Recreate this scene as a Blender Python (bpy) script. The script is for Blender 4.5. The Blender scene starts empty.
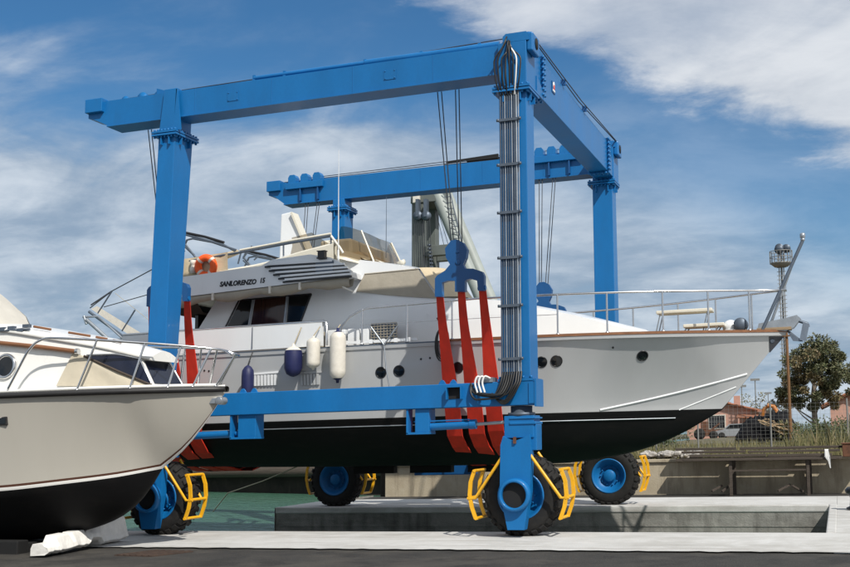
import bpy, bmesh, math, random
from math import sin, cos, pi, radians, sqrt, atan2, hypot
from mathutils import Vector, Matrix
random.seed(7)
C = bpy.context.scene.collection
SC = bpy.context.scene

# ------------------------------------------------------------------ camera, sky, sun, exposure
CAM = (5.274, -20.447, 2.0); YAW = -.34277; PITCH = .12258; FPX = 1151.23
cd = bpy.data.cameras.new('camera'); cam = bpy.data.objects.new('camera', cd); C.objects.link(cam)
cam.location = CAM; cam.rotation_euler = (pi/2 + PITCH, 0, -YAW)
cd.sensor_width = 36; cd.lens = FPX/850*36; cd.clip_start = .1; cd.clip_end = 6000
SC.camera = cam
SUN = Vector((.70, -.68, 1.0)).normalized()            # direction towards the sun
SUN_EL = math.asin(SUN.z); SUN_ROT = atan2(SUN.x, SUN.y)
world = bpy.data.worlds.new('World'); SC.world = world; world.use_nodes = True
sl = bpy.data.lights.new('sun', 'SUN'); sl.energy = 4.3; sl.angle = radians(.5); sl.color = (1, .955, .88)
so = bpy.data.objects.new('sun', sl); C.objects.link(so); so.rotation_euler = (-SUN).to_track_quat('-Z', 'Y').to_euler(); so.location = (20, -20, 40)
SC.view_settings.view_transform = 'Standard'; SC.view_settings.look = 'None'
SC.view_settings.gamma = 1; SC.view_settings.exposure = .1; SC.view_settings.use_curve_mapping = False

SLOPE = .0276                                          # the yard falls gently towards the water on the left
def warp(p): return Vector((p[0], p[1], p[2] + SLOPE*max(-40, min(40, p[0]))))
_f = Vector((sin(YAW)*cos(PITCH), cos(YAW)*cos(PITCH), sin(PITCH))); _r = Vector((cos(YAW), -sin(YAW), 0)); _u = _r.cross(_f)
def at(px, py, y):
    """point of the yard's own frame on the upright plane y seen at photograph pixel px, py"""
    d = (px-425)*_r - (py-283.5)*_u + FPX*_f
    t = (y-CAM[1])/d.y
    x = CAM[0]+d.x*t
    return Vector((x, y, CAM[2]+d.z*t - SLOPE*max(-40, min(40, x))))

def world_sky():
    nt = world.node_tree; N = nt.nodes; L = nt.links; N.clear()
    out = N.new('ShaderNodeOutputWorld'); bg = N.new('ShaderNodeBackground'); bg.inputs['Strength'].default_value = .088
    sky = N.new('ShaderNodeTexSky'); sky.sky_type = 'NISHITA'; sky.sun_disc = False
    sky.sun_elevation = SUN_EL; sky.sun_rotation = SUN_ROT; sky.air_density = 1.0; sky.dust_density = .6; sky.ozone_density = 2.5
    tc = N.new('ShaderNodeTexCoord')
    sep = N.new('ShaderNodeSeparateXYZ'); L.new(tc.outputs['Generated'], sep.inputs[0])
    def m(op, a, b=None, c=None):
        n = N.new('ShaderNodeMath'); n.operation = op
        for i, v in enumerate((a, b, c)):
            if v is None: continue
            if isinstance(v, (int, float)): n.inputs[i].default_value = v
            else: L.new(v, n.inputs[i])
        return n.outputs[0]
    def ramp(v, lo, hi):
        n = N.new('ShaderNodeMapRange'); n.interpolation_type = 'SMOOTHSTEP'; n.inputs[1].default_value = lo; n.inputs[2].default_value = hi
        L.new(v, n.inputs[0]); return n.outputs[0]
    zc = m('MAXIMUM', sep.outputs[2], 0.0)
    den = m('ADD', zc, .26)
    u = m('DIVIDE', sep.outputs[0], den); v = m('DIVIDE', sep.outputs[1], den)
    def noise(su, sv, ou, ov, detail, rough, dist=0., rot=0.):
        cmb = N.new('ShaderNodeCombineXYZ')
        uu = m('ADD', m('MULTIPLY', u, cos(rot)), m('MULTIPLY', v, sin(rot)))
        vv = m('ADD', m('MULTIPLY', u, -sin(rot)), m('MULTIPLY', v, cos(rot)))
        L.new(m('MULTIPLY_ADD', uu, su, ou), cmb.inputs[0]); L.new(m('MULTIPLY_ADD', vv, sv, ov), cmb.inputs[1])
        n = N.new('ShaderNodeTexNoise'); n.inputs['Scale'].default_value = 1; n.inputs['Detail'].default_value = detail
        n.inputs['Roughness'].default_value = rough; n.inputs['Distortion'].default_value = dist
        L.new(cmb.outputs[0], n.inputs['Vector']); return n.outputs[0]
    n1 = noise(.85, 1.35, 3.1, 1.7, 6, .5, .6, .3)       # broad banks
    n2 = noise(2.2, 2.9, 7.3, 5.1, 6, .55, .7, -.35)     # wisps
    n3 = noise(4.0, 5.5, 1.3, 2.9, 8, .65, .3, .2)       # fine texture
    # elevation weighting: hazy bank low down, clearer blue higher up
    el = sep.outputs[2]
    low = m('SUBTRACT', 1.0, ramp(el, .16, .34))
    dens = m('ADD', m('MULTIPLY', n1, .62), m('ADD', m('MULTIPLY', n2, .36), m('MULTIPLY', n3, .12)))
    dens = m('ADD', dens, m('MULTIPLY', low, .165))
    c1 = ramp(dens, .47, .68)
    # the bright bank high on the right: everything beyond one great circle through the sky
    def dirpx(px, py): return ((px-425)*_r - (py-283.5)*_u + FPX*_f).normalized()
    nrm = dirpx(335, -20).cross(dirpx(850, 168)).normalized()
    if nrm.dot(dirpx(800, 20)) < 0: nrm = -nrm
    dp = N.new('ShaderNodeVectorMath'); dp.operation = 'DOT_PRODUCT'; L.new(tc.outputs['Generated'], dp.inputs[0]); dp.inputs[1].default_value = nrm
    ed = m('ADD', dp.outputs['Value'], m('ADD', m('MULTIPLY', m('SUBTRACT', n3, .5), .09), m('MULTIPLY', m('SUBTRACT', n2, .5), .07)))
    bank = m('MULTIPLY', ramp(ed, -.006, .032), m('ADD', .62, m('MULTIPLY', ramp(dens, .42, .66), .36)))
    # a clear blue lane just below that bank
    lane = m('MULTIPLY', ramp(dp.outputs['Value'], -.16, -.03), m('SUBTRACT', 1.0, ramp(el, .26, .2)))
    lane = ramp(dp.outputs['Value'], -.13, -.03)
    c1 = m('MULTIPLY', c1, m('SUBTRACT', 1.0, m('MULTIPLY', lane, .75)))
    # cumulus sitting low on the horizon
    az = m('ARCTAN2', sep.outputs[0], sep.outputs[1])
    cmb = N.new('ShaderNodeCombineXYZ'); L.new(m('MULTIPLY', az, 14.0), cmb.inputs[0]); L.new(m('MULTIPLY', el, 30.0), cmb.inputs[1])
    nn = N.new('ShaderNodeTexNoise'); nn.inputs['Scale'].default_value = 1.0; nn.inputs['Detail'].default_value = 8; nn.inputs['Roughness'].default_value = .55
    L.new(cmb.outputs[0], nn.inputs['Vector'])
    cum = m('MULTIPLY', ramp(m('SUBTRACT', nn.outputs[0], m('MULTIPLY', el, 5.0)), .31, .36), .85)
    cl = m('MULTIPLY', m('MAXIMUM', c1, cum), ramp(el, -.02, .01))
    shade = ramp(m('ADD', m('MULTIPLY', n2, .6), m('MULTIPLY', n3, .4)), .36, .66)
    colr = N.new('ShaderNodeMixRGB'); L.new(shade, colr.inputs[0]); colr.inputs[1].default_value = (3.1, 4.1, 5.4, 1); colr.inputs[2].default_value = (7.0, 7.7, 8.5, 1)
    tint = N.new('ShaderNodeMixRGB'); tint.blend_type = 'MULTIPLY'; tint.inputs[0].default_value = 1; L.new(sky.outputs[0], tint.inputs[1]); tint.inputs[2].default_value = (.40, .76, .98, 1)
    mx = N.new('ShaderNodeMixRGB'); L.new(m('MULTIPLY', cl, .93), mx.inputs[0]); L.new(tint.outputs[0], mx.inputs[1]); L.new(colr.outputs[0], mx.inputs[2])
    mb = N.new('ShaderNodeMixRGB'); L.new(m('MULTIPLY', bank, .95), mb.inputs[0]); L.new(mx.outputs[0], mb.inputs[1])
    bc = N.new('ShaderNodeMixRGB'); L.new(shade, bc.inputs[0]); bc.inputs[1].default_value = (5.8, 6.3, 7.0, 1); bc.inputs[2].default_value = (8.4, 8.7, 9.1, 1); L.new(bc.outputs[0], mb.inputs[2])
    L.new(mb.outputs[0], bg.inputs[0]); L.new(bg.outputs[0], out.inputs[0])
world_sky()

# ------------------------------------------------------------------ materials
def mat(name, col, rough=.5, metal=0., var=.08, scale=3., bump=0., bscale=40., dirt=0., dirtcol=(.12, .09, .06), coat=0., stretch=(1, 1, 1), rvar=.08, spec=None, alpha=1., fine=0., specks=0.):
    m = bpy.data.materials.new(name); m.use_nodes = True; nt = m.node_tree; N = nt.nodes; L = nt.links
    b = N['Principled BSDF']; b.inputs['Metallic'].default_value = metal; b.inputs['Roughness'].default_value = rough
    if coat: b.inputs['Coat Weight'].default_value = coat; b.inputs['Coat Roughness'].default_value = .12
    if spec is not None: b.inputs['Specular IOR Level'].default_value = spec
    g = N.new('ShaderNodeNewGeometry')
    mp = N.new('ShaderNodeVectorMath'); mp.operation = 'MULTIPLY'; mp.inputs[1].default_value = stretch; L.new(g.outputs['Position'], mp.inputs[0])
    n = N.new('ShaderNodeTexNoise'); n.inputs['Scale'].default_value = scale; n.inputs['Detail'].default_value = 7; n.inputs['Roughness'].default_value = .62; L.new(mp.outputs[0], n.inputs['Vector'])
    mr = N.new('ShaderNodeMapRange'); mr.inputs[1].default_value = .3; mr.inputs[2].default_value = .7; mr.inputs[3].default_value = 1-var; mr.inputs[4].default_value = 1+var; L.new(n.outputs[0], mr.inputs[0])
    mul = N.new('ShaderNodeMixRGB'); mul.blend_type = 'MULTIPLY'; mul.inputs[0].default_value = 1; mul.inputs[1].default_value = (*col, 1); L.new(mr.outputs[0], mul.inputs[2])
    last = mul.outputs[0]
    if fine:
        n3 = N.new('ShaderNodeTexNoise'); n3.inputs['Scale'].default_value = scale*22; n3.inputs['Detail'].default_value = 4; L.new(g.outputs['Position'], n3.inputs['Vector'])
        m3 = N.new('ShaderNodeMapRange'); m3.inputs[1].default_value = .3; m3.inputs[2].default_value = .7; m3.inputs[3].default_value = 1-fine; m3.inputs[4].default_value = 1+fine; L.new(n3.outputs[0], m3.inputs[0])
        mu = N.new('ShaderNodeMixRGB'); mu.blend_type = 'MULTIPLY'; mu.inputs[0].default_value = 1; L.new(last, mu.inputs[1]); L.new(m3.outputs[0], mu.inputs[2]); last = mu.outputs[0]
    if dirt:
        n2 = N.new('ShaderNodeTexNoise'); n2.inputs['Scale'].default_value = scale*1.7; n2.inputs['Detail'].default_value = 9; n2.inputs['Roughness'].default_value = .7
        mp2 = N.new('ShaderNodeVectorMath'); mp2.operation = 'MULTIPLY_ADD'; mp2.inputs[1].default_value = stretch; mp2.inputs[2].default_value = (5.2, 1.3, 8.1); L.new(g.outputs['Position'], mp2.inputs[0]); L.new(mp2.outputs[0], n2.inputs['Vector'])
        r = N.new('ShaderNodeMapRange'); r.inputs[1].default_value = .5; r.inputs[2].default_value = .74; r.inputs[4].default_value = dirt; L.new(n2.outputs[0], r.inputs[0])
        mx = N.new('ShaderNodeMixRGB'); L.new(r.outputs[0], mx.inputs[0]); L.new(last, mx.inputs[1]); mx.inputs[2].default_value = (*dirtcol, 1); last = mx.outputs[0]
    if specks:
        n4 = N.new('ShaderNodeTexNoise'); n4.inputs['Scale'].default_value = 9; n4.inputs['Detail'].default_value = 8; n4.inputs['Roughness'].default_value = .75
        mp4 = N.new('ShaderNodeVectorMath'); mp4.operation = 'MULTIPLY'; mp4.inputs[1].default_value = (1, 1, .45); L.new(g.outputs['Position'], mp4.inputs[0]); L.new(mp4.outputs[0], n4.inputs['Vector'])
        r4 = N.new('ShaderNodeMapRange'); r4.inputs[1].default_value = .66; r4.inputs[2].default_value = .76; r4.inputs[4].default_value = specks; L.new(n4.outputs[0], r4.inputs[0])
        m4 = N.new('ShaderNodeMixRGB'); L.new(r4.outputs[0], m4.inputs[0]); L.new(last, m4.inputs[1]); m4.inputs[2].default_value = (.055, .05, .06, 1); last = m4.outputs[0]
    L.new(last, b.inputs['Base Color'])
    rr = N.new('ShaderNodeMapRange'); rr.inputs[3].default_value = max(.02, rough-rvar); rr.inputs[4].default_value = min(1, rough+rvar); L.new(n.outputs[0], rr.inputs[0]); L.new(rr.outputs[0], b.inputs['Roughness'])
    if bump:
        nb = N.new('ShaderNodeTexNoise'); nb.inputs['Scale'].default_value = bscale; nb.inputs['Detail'].default_value = 5; L.new(g.outputs['Position'], nb.inputs['Vector'])
        bp = N.new('ShaderNodeBump'); bp.inputs['Strength'].default_value = bump; bp.inputs['Distance'].default_value = .02; L.new(nb.outputs[0], bp.inputs['Height']); L.new(bp.outputs[0], b.inputs['Normal'])
    if alpha < 1: b.inputs['Alpha'].default_value = alpha
    return m
M = {}
M['blue'] = mat('blue_paint', (.004, .132, .365), .45, spec=.35, var=.09, scale=1.3, dirt=.3, dirtcol=(.012, .10, .25), specks=.5, coat=.08, stretch=(1, 1, .35), bump=.05, bscale=9, fine=.03)
M['navy_blue'] = mat('deep_blue_paint', (.006, .075, .225), .4, var=.1, scale=2)
M['yellow'] = mat('yellow_paint', (.78, .40, .012), .4, var=.08, scale=6, dirt=.25, dirtcol=(.25, .12, .02))
M['rubber'] = mat('tyre_rubber', (.014, .0135, .013), .8, spec=.3, var=.25, scale=5, dirt=.3, dirtcol=(.05, .045, .038), bump=.2, bscale=60)
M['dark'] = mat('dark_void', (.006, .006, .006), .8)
M['steel'] = mat('stainless_steel', (.62, .62, .62), .22, metal=1., var=.06)
M['galv'] = mat('galvanised_pipe', (.33, .36, .39), .42, metal=.6, var=.15, scale=4)
M['galvdark'] = mat('dull_pipe', (.10, .125, .16), .5, metal=.4, var=.15, scale=4)
M['cable'] = mat('wire_rope_steel', (.06, .065, .075), .5, metal=.5)
M['hose'] = mat('black_hose', (.012, .012, .012), .45)
M['whitehose'] = mat('white_hose', (.7, .7, .68), .5)
M['red'] = mat('red_webbing', (.76, .036, .014), .75, var=.18, scale=3, dirt=.3, dirtcol=(.48, .028, .015), bump=.25, bscale=90, stretch=(1, 1, .3))
M['hull'] = mat('grey_gelcoat', (.42, .43, .435), .16, var=.04, scale=.8, coat=.5, dirt=.22, dirtcol=(.34, .335, .32), stretch=(1, 1, .25))
M['antifoul'] = mat('black_antifouling', (.0035, .0035, .004), .7, spec=.25, var=.3, scale=3, dirt=.5, dirtcol=(.016, .013, .011), stretch=(.4, .4, 1.2))
M['white'] = mat('white_gelcoat', (.74, .755, .76), .24, var=.03, scale=1.2, coat=.3, dirt=.14, dirtcol=(.60, .585, .55), stretch=(1, 1, .3))
M['ivory'] = mat('ivory_gelcoat', (.70, .66, .55), .3, var=.04, scale=1.5, dirt=.12, dirtcol=(.45, .40, .32))
M['beige'] = mat('beige_canvas', (.52, .43, .29), .85, var=.1, scale=3, bump=.35, bscale=14, dirt=.2, dirtcol=(.30, .25, .17))
M['greige'] = mat('grey_beige_canvas', (.36, .325, .26), .85, var=.09, scale=2.5, bump=.3, bscale=11, dirt=.2, dirtcol=(.25, .21, .16))
M['brown'] = mat('brown_canvas', (.06, .045, .035), .9, var=.2, scale=4, bump=.3, bscale=12)
M['teak'] = mat('varnished_teak', (.20, .085, .035), .4, var=.25, scale=6, stretch=(.3, 3, 3), coat=.2)
M['teakdeck'] = mat('teak_deck', (.28, .20, .12), .7, var=.2, scale=8, stretch=(.15, 4, 4))
M['glass'] = mat('dark_window_glass', (.008, .010, .012), .06, var=.1)
M['redglass'] = mat('curtained_window_glass', (.030, .012, .009), .08, var=.35, scale=3, stretch=(4, 1, .2))
M['navy'] = mat('navy_fender', (.010, .014, .07), .55, var=.15, scale=8)
M['cream'] = mat('cream_fender', (.66, .62, .54), .5, var=.08, scale=8, dirt=.3, dirtcol=(.42, .37, .28))
M['orange'] = mat('orange_lifebuoy', (.92, .115, .015), .5, var=.08)
M['rope'] = mat('pale_rope', (.42, .36, .25), .9, var=.2, scale=30)
M['black'] = mat('black_paint', (.012, .012, .014), .35)
M['cream_hull'] = mat('cream_gelcoat', (.47, .445, .39), .16, var=.03, scale=.7, coat=.5, dirt=.2, dirtcol=(.40, .37, .31), stretch=(1, 1, .2))
M['palecanvas'] = mat('pale_canvas', (.50, .475, .42), .85, var=.08, scale=2.5, bump=.35, bscale=7)
M['tancanvas'] = mat('tan_canvas', (.52, .465, .36), .85, var=.08, scale=2.5, bump=.35, bscale=7)
M['darknavy'] = mat('tinted_cabin_glass', (.008, .011, .026), .1, var=.2)
M['rub'] = mat('grey_rub_rail', (.022, .021, .021), .5, var=.2, scale=6)
M['bootbrown'] = mat('brown_boot_stripe', (.085, .036, .022), .4)
M['lwhite'] = mat('bright_white_gelcoat', (.80, .79, .75), .28, var=.03, scale=1.2, coat=.25, dirt=.1, dirtcol=(.6, .55, .45))
M['wood'] = mat('weathered_timber', (.060, .047, .037), .9, var=.35, scale=6, stretch=(.25, 4, 4), dirt=.35, dirtcol=(.13, .11, .09), bump=.4, bscale=40)
M['wood2'] = mat('pale_timber', (.40, .29, .17), .85, var=.25, scale=6)
M['pole'] = mat('brown_pole', (.17, .085, .035), .85, var=.25, scale=3, stretch=(3, 3, .3))
M['darkrust'] = mat('dark_rusty_iron', (.055, .034, .024), .85, var=.4, scale=9)
M['rust'] = mat('rusty_steel', (.11, .045, .022), .85, var=.35, scale=7, dirt=.4, dirtcol=(.05, .03, .025))
M['lattice'] = mat('galvanised_lattice', (.24, .24, .23), .55, metal=.3, var=.15)
M['cranegrey'] = mat('grey_green_crane_paint', (.115, .13, .12), .55, var=.12, scale=1.5, dirt=.3, dirtcol=(.08, .07, .055))
M['cranelight'] = mat('pale_crane_paint', (.30, .33, .31), .5, var=.1, scale=1.5)
M['pink'] = mat('pink_render', (.46, .265, .205), .9, var=.1, scale=1.0, dirt=.2, dirtcol=(.32, .17, .13))
M['tile'] = mat('roof_tiles', (.30, .125, .07), .85, var=.3, scale=4, dirt=.4, dirtcol=(.16, .08, .05))
M['tarp'] = mat('black_tarpaulin', (.006, .006, .007), .75, spec=.12, var=.3, scale=2, bump=.6, bscale=5)
M['silver'] = mat('silver_car_paint', (.42, .44, .46), .3, metal=.5, coat=.4)
M['excavator'] = mat('orange_machine_paint', (.34, .12, .015), .55, var=.15)
M['conc_block'] = mat('whitewashed_concrete', (.72, .70, .66), .9, var=.1, scale=4, dirt=.35, dirtcol=(.45, .41, .35), bump=.3, bscale=18)
M['rag'] = mat('white_cloth', (.75, .75, .73), .9, bump=.3, bscale=30)
M['stone'] = mat('pale_rubble', (.36, .34, .31), .9, var=.3, scale=5, bump=.5, bscale=20)

def mix_material(name, cols, scales, rough=.9, bump=.4, bscale=60, spec=.35, streak=None):
    """layered ground material: base, large blotches, medium stains, fine grain"""
    m = bpy.data.materials.new(name); m.use_nodes = True; nt = m.node_tree; N = nt.nodes; L = nt.links
    b = N['Principled BSDF']; b.inputs['Roughness'].default_value = rough; b.inputs['Specular IOR Level'].default_value = spec
    g = N.new('ShaderNodeNewGeometry'); last = None
    for i, (c, s) in enumerate(zip(cols, scales)):
        if last is None:
            rgb = N.new('ShaderNodeRGB'); rgb.outputs[0].default_value = (*c, 1); last = rgb.outputs[0]; continue
        sc, lo, hi, amt = s[:4]; st = s[4] if len(s) > 4 else (1, 1, 1)
        mp = N.new('ShaderNodeVectorMath'); mp.operation = 'MULTIPLY_ADD'; mp.inputs[1].default_value = st; mp.inputs[2].default_value = (i*3.7, i*1.9, i*2.3); L.new(g.outputs['Position'], mp.inputs[0])
        n = N.new('ShaderNodeTexNoise'); n.inputs['Scale'].default_value = sc; n.inputs['Detail'].default_value = 9; n.inputs['Roughness'].default_value = .66; L.new(mp.outputs[0], n.inputs['Vector'])
        r = N.new('ShaderNodeMapRange'); r.inputs[1].default_value = lo; r.inputs[2].default_value = hi; r.inputs[4].default_value = amt; L.new(n.outputs[0], r.inputs[0])
        mx = N.new('ShaderNodeMixRGB'); L.new(r.outputs[0], mx.inputs[0]); L.new(last, mx.inputs[1]); mx.inputs[2].default_value = (*c, 1); last = mx.outputs[0]
    L.new(last, b.inputs['Base Color'])
    nb = N.new('ShaderNodeTexNoise'); nb.inputs['Scale'].default_value = bscale; nb.inputs['Detail'].default_value = 6; L.new(g.outputs['Position'], nb.inputs['Vector'])
    bp = N.new('ShaderNodeBump'); bp.inputs['Strength'].default_value = bump; bp.inputs['Distance'].default_value = .015; L.new(nb.outputs[0], bp.inputs['Height']); L.new(bp.outputs[0], b.inputs['Normal'])
    return m
M['asphalt'] = mix_material('asphalt', [(.036, .034, .031), (.068, .061, .052), (.016, .0155, .015), (.115, .105, .09)], [0, (.5, .44, .62, .85), (1.3, .48, .62, .8), (45, .52, .7, .65)], bump=.8, bscale=70)
M['pier'] = mix_material('pale_concrete', [(.53, .525, .505), (.42, .41, .385), (.62, .615, .60), (.22, .20, .175), (.36, .35, .33)], [0, (.55, .42, .62, .9), (2.2, .48, .68, .6), (2.2, .54, .68, .7, (.12, 2.2, 1)), (60, .5, .68, .6)], bump=.35, bscale=50)
M['face'] = mix_material('stained_concrete_face', [(.25, .245, .225), (.15, .145, .13), (.33, .32, .29), (.06, .055, .048)], [0, (1.3, .42, .62, .8, (.5, 1, 2.2)), (3.2, .5, .7, .6), (2.4, .5, .72, .7, (1, 1, .25))], bump=.6, bscale=25)
M['beigewall'] = mix_material('beige_wall', [(.40, .345, .25), (.31, .26, .185), (.46, .41, .32), (.09, .07, .05)], [0, (.8, .42, .64, .7), (3.0, .5, .7, .5), (2.6, .52, .74, .75, (1, 1, .14))], bump=.5, bscale=25)
M['darkquay'] = mix_material('dark_quay', [(.028, .024, .019), (.012, .011, .01), (.06, .05, .038)], [0, (.9, .42, .62, .8), (3.0, .55, .72, .7, (1, 1, .3))], bump=.8, bscale=8)  # dark mottled tone over the whole far quay wall
M['soil'] = mix_material('dry_ground', [(.13, .105, .065), (.07, .075, .03), (.20, .165, .11)], [0, (.4, .42, .6, .8), (2.5, .5, .7, .6)], bump=.8, bscale=8)
M['apronasphalt'] = mix_material('dark_apron', [(.040, .037, .033), (.022, .021, .02), (.075, .068, .058)], [0, (.8, .45, .65, .7), (4., .55, .75, .6)], bump=.6, bscale=40)  # dark mottled ground strip before the beige wall
def water_mat():
    m = bpy.data.materials.new('harbour_water'); m.use_nodes = True; nt = m.node_tree; N = nt.nodes; L = nt.links
    b = N['Principled BSDF']; b.inputs['Base Color'].default_value = (.065, .155, .105, 1); b.inputs['Roughness'].default_value = .07; b.inputs['IOR'].default_value = 1.33
    g = N.new('ShaderNodeNewGeometry'); h = None
    for s, st, w in ((1.6, (1, 2.0, 1), 1.), (6., (1, 1.8, 1), .45)):
        mp = N.new('ShaderNodeVectorMath'); mp.operation = 'MULTIPLY'; mp.inputs[1].default_value = st; L.new(g.outputs['Position'], mp.inputs[0])
        n = N.new('ShaderNodeTexNoise'); n.inputs['Scale'].default_value = s; n.inputs['Detail'].default_value = 4; n.inputs['Distortion'].default_value = .6; L.new(mp.outputs[0], n.inputs['Vector'])
        a = N.new('ShaderNodeMath'); a.operation = 'MULTIPLY_ADD'; L.new(n.outputs[0], a.inputs[0]); a.inputs[1].default_value = w
        if h: L.new(h, a.inputs[2])
        else: a.inputs[2].default_value = 0
        h = a.outputs[0]
    bp = N.new('ShaderNodeBump'); bp.inputs['Strength'].default_value = .55; bp.inputs['Distance'].default_value = .18; L.new(h, bp.inputs['Height']); L.new(bp.outputs[0], b.inputs['Normal'])
    return m
M['water'] = water_mat()
def smoked():
    m = bpy.data.materials.new('smoked_acrylic'); m.use_nodes = True; nt = m.node_tree; N = nt.nodes; L = nt.links; N.remove(N['Principled BSDF'])
    t = N.new('ShaderNodeBsdfTransparent'); t.inputs[0].default_value = (.50, .45, .38, 1); gl = N.new('ShaderNodeBsdfGlossy'); gl.inputs['Roughness'].default_value = .06
    fr = N.new('ShaderNodeFresnel'); fr.inputs[0].default_value = 1.3; mx = N.new('ShaderNodeMixShader'); L.new(fr.outputs[0], mx.inputs[0]); L.new(t.outputs[0], mx.inputs[1]); L.new(gl.outputs[0], mx.inputs[2])
    L.new(mx.outputs[0], N['Material Output'].inputs[0]); return m
M['smoked'] = smoked()
def foliage(name, c1, c2, c3=None):
    m = bpy.data.materials.new(name); m.use_nodes = True; nt = m.node_tree; N = nt.nodes; L = nt.links; b = N['Principled BSDF']; b.inputs['Roughness'].default_value = .6
    g = N.new('ShaderNodeNewGeometry'); r = N.new('ShaderNodeValToRGB'); L.new(g.outputs['Random Per Island'], r.inputs[0])
    r.color_ramp.elements[0].color = (*c1, 1); r.color_ramp.elements[1].color = (*c2, 1)
    if c3: e = r.color_ramp.elements.new(.8); e.color = (*c3, 1)
    L.new(r.outputs[0], b.inputs['Base Color']); return m
M['leaf'] = foliage('olive_leaves', (.038, .056, .020), (.115, .140, .056), (.15, .14, .07))
M['leafred'] = foliage('reddish_leaves', (.10, .065, .03), (.23, .15, .08), (.16, .14, .06))
M['grass'] = foliage('dry_grass', (.085, .09, .03), (.32, .26, .14), (.19, .17, .075))
M['bush'] = foliage('bush_leaves', (.028, .045, .012), (.085, .11, .035))
M['bark'] = mat('grey_bark', (.16, .13, .10), .9, var=.3, scale=3)

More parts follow.
